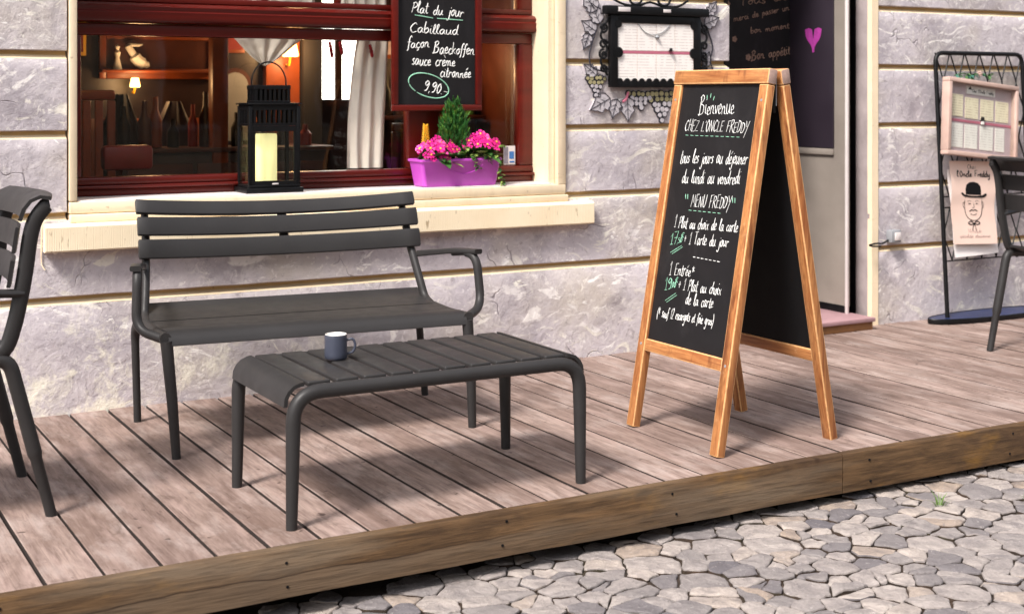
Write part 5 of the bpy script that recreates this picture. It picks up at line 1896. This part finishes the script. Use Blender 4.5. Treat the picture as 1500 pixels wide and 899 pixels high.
def bench():
    t = empty('garden_bench', (1.895, 4.953, 0), -radians(5.2))
    tag(t, 'charcoal metal two seat bench with three slat back and armrests', 'bench')
    M0 = M['metal']
    cx = -.022
    rec = radians(19)
    # slats of the back
    for z, y, w, rc in ((.817, .345, .058, radians(28)), (.745, .302, .073, rec), (.660, .270, .075, radians(15))):
        nrm = V((0, -cos(rc), sin(rc))); up = V((0, sin(rc), cos(rc)))
        m = MB(); slat(m, V((cx, y - .012, z + .006)), .566, w, .020, nrm, up, sag=.05)
        m.build('back_slat', M0, t)
    # centre stiffener
    m = MB(); m.tube([(cx + .02, .333, .645), (cx + .02, .362, .72), (cx + .02, .402, .80)], .0085, 8, flat=((1, 0, 0), 2.3)); m.build('back_stiffener', M0, t)
    # seat slats
    h = .555
    def seat(prof, name='seat_slat'):
        m = MB(); sweep_x(m, prof, cx - h, cx + h, .012); m.build(name, M0, t, smooth=50)
    seat([(.245, .462), (.225, .450), (.19, .438), (.13, .427), (.064, .421)])
    seat([(.056, .420), (.0, .418), (-.088, .419)])
    seat([(-.096, .420), (-.16, .427), (-.22, .434), (-.255, .434), (-.280, .425), (-.296, .408), (-.302, .390)])
    for sx in (-1, 1):
        ox = cx + sx * .565
        fx = sx * .552; bx = sx * .588
        # side rail + rear leg as one bent tube
        m = MB()
        pts = fillet([(bx, .302, 0), (ox + sx * .012, .300, .372), (ox, .16, .405), (ox, -.10, .402), (ox, -.288, .414)], .075, 7)
        n = len(pts); rr = [.0145 + .0055 * min(1, i / 6) for i in range(n)]
        m.tube(pts, rr, 12); m.build('leg', M0, t)
        m = MB()
        pts = [(fx, -.302, 0), (fx * .6 + ox * .4, -.298, .2), (ox - sx * .004, -.285, .404)]
        m.tube(pts, [.0155, .019, .0215], 12); m.build('leg', M0, t)
        m = MB()
        pts = catmull([(ox, .10, .405), (ox - sx * .004, .17, .43), (ox - sx * .012, .205, .49), (ox - sx * .022, .255, .58), (ox - sx * .03, .305, .67), (ox - sx * .034, .340, .75), (ox - sx * .036, .388, .815)], 5)
        m.tube(pts, [.019] * (len(pts) - 8) + [.017] * 8, 12, flat=((1, 0, 0), .85)); m.build('back_post', M0, t)
        # armrest: flat strap, then a tube bent down to the seat corner
        m = MB()
        arm_y, arm_x = -.135, ox + sx * (.098 if sx > 0 else .074)
        strap = [(ox - sx * .012, .232, .602), (ox + sx * .02, .12, .618), (ox + sx * .055, -.02, .636), (arm_x + sx * .004, arm_y - .006, .642)]
        sp = catmull(strap, 6)
        nrs = len(sp)
        rings = []
        for i, p in enumerate(sp):
            a = sp[max(0, i - 1)]; b = sp[min(nrs - 1, i + 1)]
            tt = (b - a).normalized(); sd = V((-tt.y, tt.x, 0)).normalized(); upv = tt.cross(sd)
            u = i / (nrs - 1)
            wd = .018 + .022 * min(1, u * 1.6)
            rings.append([p + sd * (q[0]) + V((0, 0, 1)) * q[1] for q in rrect(wd, .026 - .006 * u, .007, 3)])
        m.loft(rings)
        dn = fillet([(ox + sx * .05, .0, .624), (arm_x - sx * .004, arm_y, .640), (arm_x + sx * .006, arm_y - .03, .432), (ox + sx * .004, -.262, .410)], .085, 9)
        m.tube(dn, [.011] * 2 + [.017] * (len(dn) - 2), 12)
        m.build('armrest', M0, t)
    return t
bench()

def low_table():
    t = empty('low_table', (1.883, 4.017, 0))
    tag(t, 'low charcoal metal slatted coffee table before the bench', 'table')
    M0 = M['metal']
    O = V((1.883, 4.017, 0))
    hx, hy = .492, .249
    for sy in (-1, 1):
        y = sy * hy
        m = MB()
        zt = .392
        pts = fillet([(-hx, y, 0), (-hx + .006, y, zt), (hx - .006, y, zt), (hx, y, 0)], .085, 9)
        rr = []
        for p in pts:
            rr.append(.0165 + .0055 * min(1, max(0, p.z / .3)))
        # more rings on the long rail so that it shades smoothly
        m.tube(pts, rr, 14)
        m.build('side_frame', M0, t)
    # legs are the ends of the frames; slats between the frames
    n = 10
    x0, x1 = -.447, .447
    pit = (x1 - x0) / n
    for i in range(n):
        m = MB()
        xa, xb = x0 + pit * i + .0088, x0 + pit * (i + 1) - .0088
        m.box(xa, xb, -hy + .012, hy - .012, .404, .420, .005, 3)
        m.build('slat', M0, t)
    for sx in (-1, 1):
        prof = [(sx * (.447 + .002), .420), (sx * .462, .4185), (sx * .482, .411), (sx * .499, .396), (sx * .509, .377), (sx * .512, .352)]
        m = MB()
        rings = []
        for k in range(9):
            y = -hy + .012 + (2 * hy - .024) * k / 8
            top = [V((x, y, z)) for x, z in prof]
            bot = [V((x - sx * (.001 + .011 * min(1, max(0, (.42 - z) / .03))), y, z - .012 * (1 - min(1, max(0, (.42 - z) / .05))))) for x, z in reversed(prof)]
            rings.append(top + bot)
        m.loft(rings); m.build('end_slat', M0, t, smooth=50)
    return t
low_table()

def mug():
    t = empty('mug', (1.645, 4.058, .4202))
    tag(t, 'slate blue coffee mug with white inside on the low table', 'mug')
    m = MB(); R = .036; H = .079
    m.lathe([(.001, .002), (.028, 0), (.0325, .002), (.0355, .009), (.036, .02), (.0352, .07), (.0348, H - .002), (.0341, H)], (0, 0, 0), 36)
    b = m.build('body', M['mug'], t, smooth=50)
    m = MB(); m.lathe([(.0341, H + .0002), (.0335, H + .0011), (.0318, H - .001), (.031, .05), (.030, .012), (.024, .006), (.001, .005)], (0, 0, 0), 36)
    # open cup: drop the top cap
    m.bm.faces.ensure_lookup_table()
    top = [f for f in m.bm.faces if len(f.verts) > 10 and f.calc_center_median().z > .05]
    bmesh.ops.delete(m.bm, geom=top, context='FACES_ONLY')
    m.build('inside', M['white'], t, smooth=50)
    body_me = b.data
    bm = bmesh.new(); bm.from_mesh(body_me)
    top = [f for f in bm.faces if len(f.verts) > 10 and f.calc_center_median().z > .05]
    bmesh.ops.delete(bm, geom=top, context='FACES_ONLY'); bm.to_mesh(body_me); bm.free()
    m = MB()
    d = V((.93, -.36, 0)).normalized()
    pts = catmull([d * .033 + V((0, 0, .060)), d * .052 + V((0, 0, .063)), d * .0605 + V((0, 0, .046)), d * .054 + V((0, 0, .024)), d * .034 + V((0, 0, .016))], 5)
    m.tube(pts, .0042, 9); m.build('handle', M['mug'], t)
mug()

def chair_proto():
    """local: rear feet on x = 0, sitter looks along -x"""
    t = empty('garden_chair', (.815, 4.492, 0))
    tag(t, 'charcoal metal slatted armchair cut off by the left picture edge', 'chair', 'charcoal armchairs at the ends of the deck')
    M0 = M['metal']
    hy = .243
    for sy in (-1, 1):
        y = sy * hy
        # rear leg up to the joint, then under the seat
        m = MB()
        pts = fillet([(0, y, 0), (-.055, y, .22), (-.122, y, .482), (-.25, y, .470), (-.50, y, .462)], .045, 6)
        m.tube(pts, [.0165, .0175] + [.0215] * (len(pts) - 2), 12); m.build('leg', M0, t)
        m = MB()
        m.tube([(-.555, y, 0), (-.53, y, .25), (-.505, y * .98, .462)], [.016, .019, .021], 12); m.build('leg', M0, t)
        # back post, curling over at the top
        m = MB()
        pts = catmull([(-.20, y, .470), (-.135, y, .505), (-.108, y, .57), (-.088, y, .66), (-.074, y, .74), (-.062, y, .83), (-.046, y, .885), (-.016, y, .925), (-.006, y, .930)], 5)
        n = len(pts)
        m.tube(pts, [.0235] * (n - 5) + [.021, .02, .018, .016, .010], 12, flat=((0, 1, 0), .62)); m.build('back_post', M0, t)
        m = MB()
        pts = fillet([(-.082, y, .668), (-.30, y + sy * .04, .685), (-.46, y + sy * .05, .69), (-.49, y + sy * .03, .50), (-.47, y, .468)], .06, 7)
        m.tube(pts, [.0165] * len(pts), 12, flat=((0, 0, 1), .8)); m.build('armrest', M0, t)
    # back slats between / before the posts
    def bslat(prof, name='back_slat', w=.262):
        m = MB()
        rings = []
        n = 16
        for k in range(n + 1):
            u = -1 + 2 * k / n
            y = u * w
            bow = -.0 + .035 * (1 - u * u)
            f = [V((x + bow, y, z)) for x, z in prof]
            b = []
            for i, (x, z) in enumerate(prof):
                a = prof[max(0, i - 1)]; c = prof[min(len(prof) - 1, i + 1)]
                tx, tz = c[0] - a[0], c[1] - a[1]
                L = sqrt(tx * tx + tz * tz)
                b.append(V((x + bow + tz / L * .011, y, z - tx / L * .011)))
            rings.append(f + b[::-1])
        m.loft(rings); m.build(name, M0, t, smooth=50)
    bslat([(-.100, .885), (-.088, .918), (-.066, .945), (-.036, .957), (-.004, .952)])
    bslat([(-.118, .790), (-.106, .865)])
    bslat([(-.132, .690), (-.120, .768)])
    # seat
    for xa, xb, za, zb in ((-.125, -.21, .516, .490), (-.217, -.35, .489, .482), (-.357, -.53, .482, .492)):
        m = MB()
        prof = [(xa, za), ((xa + xb) / 2, (za + zb) / 2 - .003), (xb, zb)]
        if xb < -.5: prof += [(-.548, .482), (-.556, .462)]
        rings = []
        for k in range(9):
            y = (-1 + k / 4) * (hy - .008)
            top = [V((x, y, z)) for x, z in prof]
            bot = [V((x + (.008 if x < -.54 else 0), y, z - .012)) for x, z in reversed(prof)]
            rings.append(top + bot)
        m.loft(rings); m.build('seat_slat', M0, t, smooth=50)
    return t
chair = chair_proto()
c2 = copy_tree(chair)
c2.location = (5.356, 4.492, 0)
c2.rotation_euler = (0, 0, pi)
c2['label'] = 'charcoal metal slatted armchair cut off by the right picture edge, before the menu rack'

# ------------------------------------------------------------------ menu rack on the right
def menu_rack():
    t = empty('menu_rack', (6.18, 5.45, 0))
    tag(t, 'black wire menu rack with oval blue tray base leaning by the wall', 'menu rack')
    O = V((6.18, 5.45, 0))
    k = .062  # leans back towards the wall
    def P(x, z, d=0.0):
        return V((x - O.x, k * z + d, z))
    # oval tray
    m = MB()
    n = 48
    def el(a, b, z):
        return [(a * cos(2 * pi * i / n), b * sin(2 * pi * i / n), z) for i in range(n)]
    m.loft([el(.475, .103, .0), el(.487, .112, .004), el(.49, .115, .026), el(.486, .112, .031), el(.478, .105, .028)], caps=False)
    m.face(m.ring(el(.475, .103, .0005))[::-1])
    tr = m.build('tray_rim', M['iron'], t)
    m = MB(); m.loft([el(.4785, .1055, .0275), el(.470, .098, .010), el(.44, .08, .007)]); m.build('tray', M['blue'], t)
    # frame tube
    m = MB()
    xl, xr, zt = 5.832, 6.535, 1.492
    pts = fillet([P(xl, .008), P(xl, zt), P(xr, zt), P(xr, .008)], .06, 6)
    m.tube(pts, .0125, 12); m.build('frame', M['iron'], t)
    # zig-zag wires
    m = MB()
    def zig(z0, z1, cols, r=.0042):
        dx = (xr - xl) / cols
        for i in range(cols):
            a = xl + dx * i
            m.tube([P(a, z1), P(a + dx / 2, z0)], r, 6); m.tube([P(a + dx / 2, z0, .004), P(a + dx, z1, .004)], r, 6)
    rows = [(1.492, 1.33), (1.33, 1.17), (1.17, 1.01), (1.01, .85), (.85, .69), (.63, .48), (.48, .335)]
    for i, (z1, z0) in enumerate(rows):
        if i % 2 == 0: zig(z0, z1, 6)
        else:
            dx = (xr - xl) / 6
            for c in range(6):
                a = xl + dx * c
                m.tube([P(a, z0), P(a + dx / 2, z1)], .0042, 6); m.tube([P(a + dx / 2, z1, .004), P(a + dx, z0, .004)], .0042, 6)
    for z in (.69, .63, .335, 1.10):
        m.tube([P(xl, z, -.002), P(xr, z, -.002)], .004, 6)
    m.build('wire_grid', M['iron'], t)
menu_rack()

def menu_box():
    t = empty('menu_display', (6.09, 5.478, 1.115))
    tag(t, 'tilted pale wooden menu display box hung on the black rack', 'menu display')
    t.rotation_euler = (radians(-3.5), radians(5.8), 0)
    hw, hh = .280, .215
    m = MB()
    for a in ((-hw, hw, -hh, -hh + .024), (-hw, hw, hh - .024, hh), (-hw, -hw + .026, -hh + .0245, hh - .0245), (hw - .022, hw, -hh + .0245, hh - .0245)):
        m.box(a[0], a[1], -.055, 0, a[2], a[3], .004)
    m.build('case', M['menu_wood'], t)
    m = MB(); m.box(-hw + .026, hw - .022, -.018, -.006, -hh + .024, hh - .024); m.build('backing', M['menu_back'], t, smooth=0)
    m = MB()
    for i in range(4):
        xa = -.238 + .122 * i
        m.box(xa, xa + .104, -.021, -.0185, .005 - .004 * (i > 0), .128 - .010 * (i > 0))
    m.build('menu_sheets', M['paper'], t, smooth=0)
    m = MB()
    for i, w in enumerate((.108, .100, .104, .075)):
        xa = -.238 + .122 * i
        m.box(xa, xa + w, -.021, -.0185, -.168, -.034)
    m.build('menu_sheets', M['paper_w'], t, smooth=0)
    m = MB(); m.box(-.252, .256, -.0205, -.0185, -.024, -.010); m.build('pink_strip', M['pinkbar'], t, smooth=0)
    m = MB(); m.box(-.11, .12, -.0215, -.0186, .138, .184); h = m.build('heading_card', M['blank'], t, smooth=0)
    pen = Pen(lambda a, b: V((a, -.0216, b)), 15)
    pen.text("Chez l'Oncle Freddy", (-.065, .150), (.108, .150), .009, .0012, slant=0)
    pen.mb.tube([(-.095, -.0216, .166), (-.07, -.0216, .166)], .003, 6); pen.mb.tube([(-.083, -.0216, .169), (-.083, -.0216, .178)], .0055, 6)
    pen.mb.build('heading', M['ink'], h)
    m = MB(); m.lathe([(.018, 0), (.019, .002), (.011, .004), (.0105, .018), (.006, .022)], (.02, -.024, -.004), 12); m.build('hat_magnet', M['ink'], t)
    m = MB(); m.lathe([(.004, -.026), (.011, -.02), (.012, -.008), (.010, -.0005)], (.02, -.024, -.004), 12); m.build('figure_magnet', M['blank'], t)
    # glass
    m = MB(); m.box(-hw + .026, hw - .022, -.040, -.038, -hh + .0245, hh - .0245); m.build('glass', M['lglass'], t, smooth=0)
menu_box()

def garland():
    rng = random.Random(44)
    t = empty('leaf_garland', (6.03, 5.475, 1.365)); tag(t, 'small green leafy garland along the top of the menu display', 'garland')
    m = MB(); m.tube(catmull([(-.12, 0, .0), (-.06, -.01, .012), (0, -.004, .0), (.07, -.012, .012), (.14, -.004, -.004), (.19, 0, .01)], 5), .003, 6); m.build('stem', M['leaf'], t)
    m = MB()
    for k in range(46):
        x = rng.choice([-.11, -.02, .02, .05, .10, .13, .15]) + rng.uniform(-.025, .025)
        leaf_blade(m, V((x, -.008, rng.uniform(-.005, .012))), V((rng.uniform(-1, 1), -.7, rng.uniform(-.6, .9))), rng.uniform(.018, .034), rng.uniform(.006, .011), rng, 0 if rng.random() < .6 else 1)
    m.build('leaves', [M['leaf'], simple('blue_green_leaf', srgb(60, 112, 96), .5, .3, 30)], t, smooth=70)
    m = MB()
    for k in range(5):
        a = 2 * pi * k / 5
        m.tube([(.055 + .012 * cos(a), -.022, .012 + .012 * sin(a)), (.055, -.026, .012)], [.009, .004], 8)
    m.build('rosette', M['menu_wood'], t)
garland()

def poster():
    # white sheet behind
    m = MB()
    x0, x1, z0, z1 = 5.872, 6.238, .352, .84
    n = 10
    rings = []
    for i in range(n + 1):
        z = z0 + (z1 - z0) * i / n
        y = 5.45 + .062 * z - .012 + .004 * sin(i * .9)
        sh = .03 * (1 - i / n)
        rings.append([(x0 + sh, y, z), ((x0 + x1) / 2 + sh, y - .003, z + .004), (x1 + sh * .3, y, z + .010), (x1 + sh * .3, y + .001, z + .010), ((x0 + x1) / 2 + sh, y - .002, z + .004), (x0 + sh, y + .001, z)])
    m.loft(rings)
    o = m.build('paper_sheet', M['blank'], smooth=60); tag(o, 'blank white sheet showing behind the pink poster on the rack', 'paper')
    t = empty('poster', (6.042, 5.478, .655)); tag(t, 'pale pink paper poster of a man in a bowler hat on the black rack', 'poster')
    k = .062
    def S(a, b, d=0.0):
        # sheet surface: slight folds
        bow = .006 * sin(a * 9) + (.004 if b > .02 else .0) + .008 * max(0, -b) * 2 + .003 * sin(b * 17)
        return V((a, -.018 + k * b - bow - d, b - a * .035))
    m = MB()
    W, H0, H1 = .166, -.232, .230
    nx, nz = 10, 16
    front = [[S(-W + 2 * W * i / nx + .004 * sin(j * .7), H0 + (H1 - H0) * j / nz) for i in range(nx + 1)] for j in range(nz + 1)]
    rings = [r + [p + V((0, .0008, 0)) for p in reversed(r)] for r in front]
    m.loft(rings)
    sheet = m.build('sheet', M['poster'], t, smooth=60)
    # print: heading
    pen = Pen(lambda a, b: S(a, b, .0004), 22)
    pen.text('Chez', (-.035, .186), (.030, .186), .0125, .0011, slant=0)
    pen.text("l'Oncle Freddy", (-.118, .142), (.132, .142), .0165, .0026, slant=0)
    pen.mb.build('heading', M['ink'], sheet)
    pen = Pen(lambda a, b: S(a, b, .0004), 23)
    pen.text('Winstub', (-.05, -.168), (.05, -.168), .010, .0010, slant=0)
    pen.text('spécialités alsaciennes', (-.115, -.196), (.115, -.196), .0085, .0010, slant=0)
    pen.mb.build('small_print', M['ink_g'], sheet)
    # generic figure: bowler hat, plain face outline, ribbon tie
    m = MB()
    def shape(pts, d=.0012, mi=0):
        a = [S(x, z, d) for x, z in pts]; b = [S(x, z, -.0002) for x, z in pts]
        m.loft([a, b], mi=mi)
    crown = [(-.058, .044), (-.060, .070), (-.052, .098), (-.028, .112), (.005, .114), (.034, .108), (.052, .090), (.056, .060), (.054, .040)]
    shape(crown)
    brim = catmull_2([(-.094, .050), (-.075, .034), (-.03, .028), (.03, .026), (.078, .028), (.098, .042), (.090, .050), (.06, .038), (.0, .036), (-.06, .042), (-.085, .056)], 3)
    shape(brim, .0016)
    m.build('printed_hat', M['ink'], sheet, smooth=0)
    pen = Pen(lambda a, b: S(a, b, .0004), 24)
    pen.stroke(catmull_2([(-.062, .030), (-.066, -.02), (-.058, -.065), (-.035, -.092), (.0, -.102), (.035, -.094), (.058, -.068), (.066, -.02), (.062, .026)], 5), .0019)
    for sx in (-1, 1):
        pen.stroke(catmull_2([(sx * .042, .004), (sx * .028, .010), (sx * .014, .004)], 3), .0014)
        pen.stroke(catmull_2([(sx * .036, -.010), (sx * .027, -.006), (sx * .019, -.010)], 3), .0018)
        pen.stroke(catmull_2([(sx * .066, .0), (sx * .076, -.004), (sx * .074, -.028), (sx * .062, -.034)], 3), .0013)
    pen.stroke(catmull_2([(.002, -.004), (.006, -.026), (-.002, -.032), (-.008, -.028)], 3), .0013)
    pen.stroke(catmull_2([(-.03, -.050), (-.012, -.042), (0, -.046), (.012, -.042), (.03, -.050)], 3), .0024)
    pen.stroke(catmull_2([(-.024, -.064), (0, -.072), (.024, -.064)], 3), .0015)
    # ribbon tie
    for sx in (-1, 1):
        pen.stroke(catmull_2([(0, -.118), (sx * .022, -.106), (sx * .044, -.116), (sx * .024, -.124), (0, -.118)], 4), .0030)
        pen.stroke(catmull_2([(0, -.118), (sx * .010, -.140), (sx * .014, -.158)], 4), .0022)
    pen.mb.build('printed_face', M['ink'], sheet)
poster()
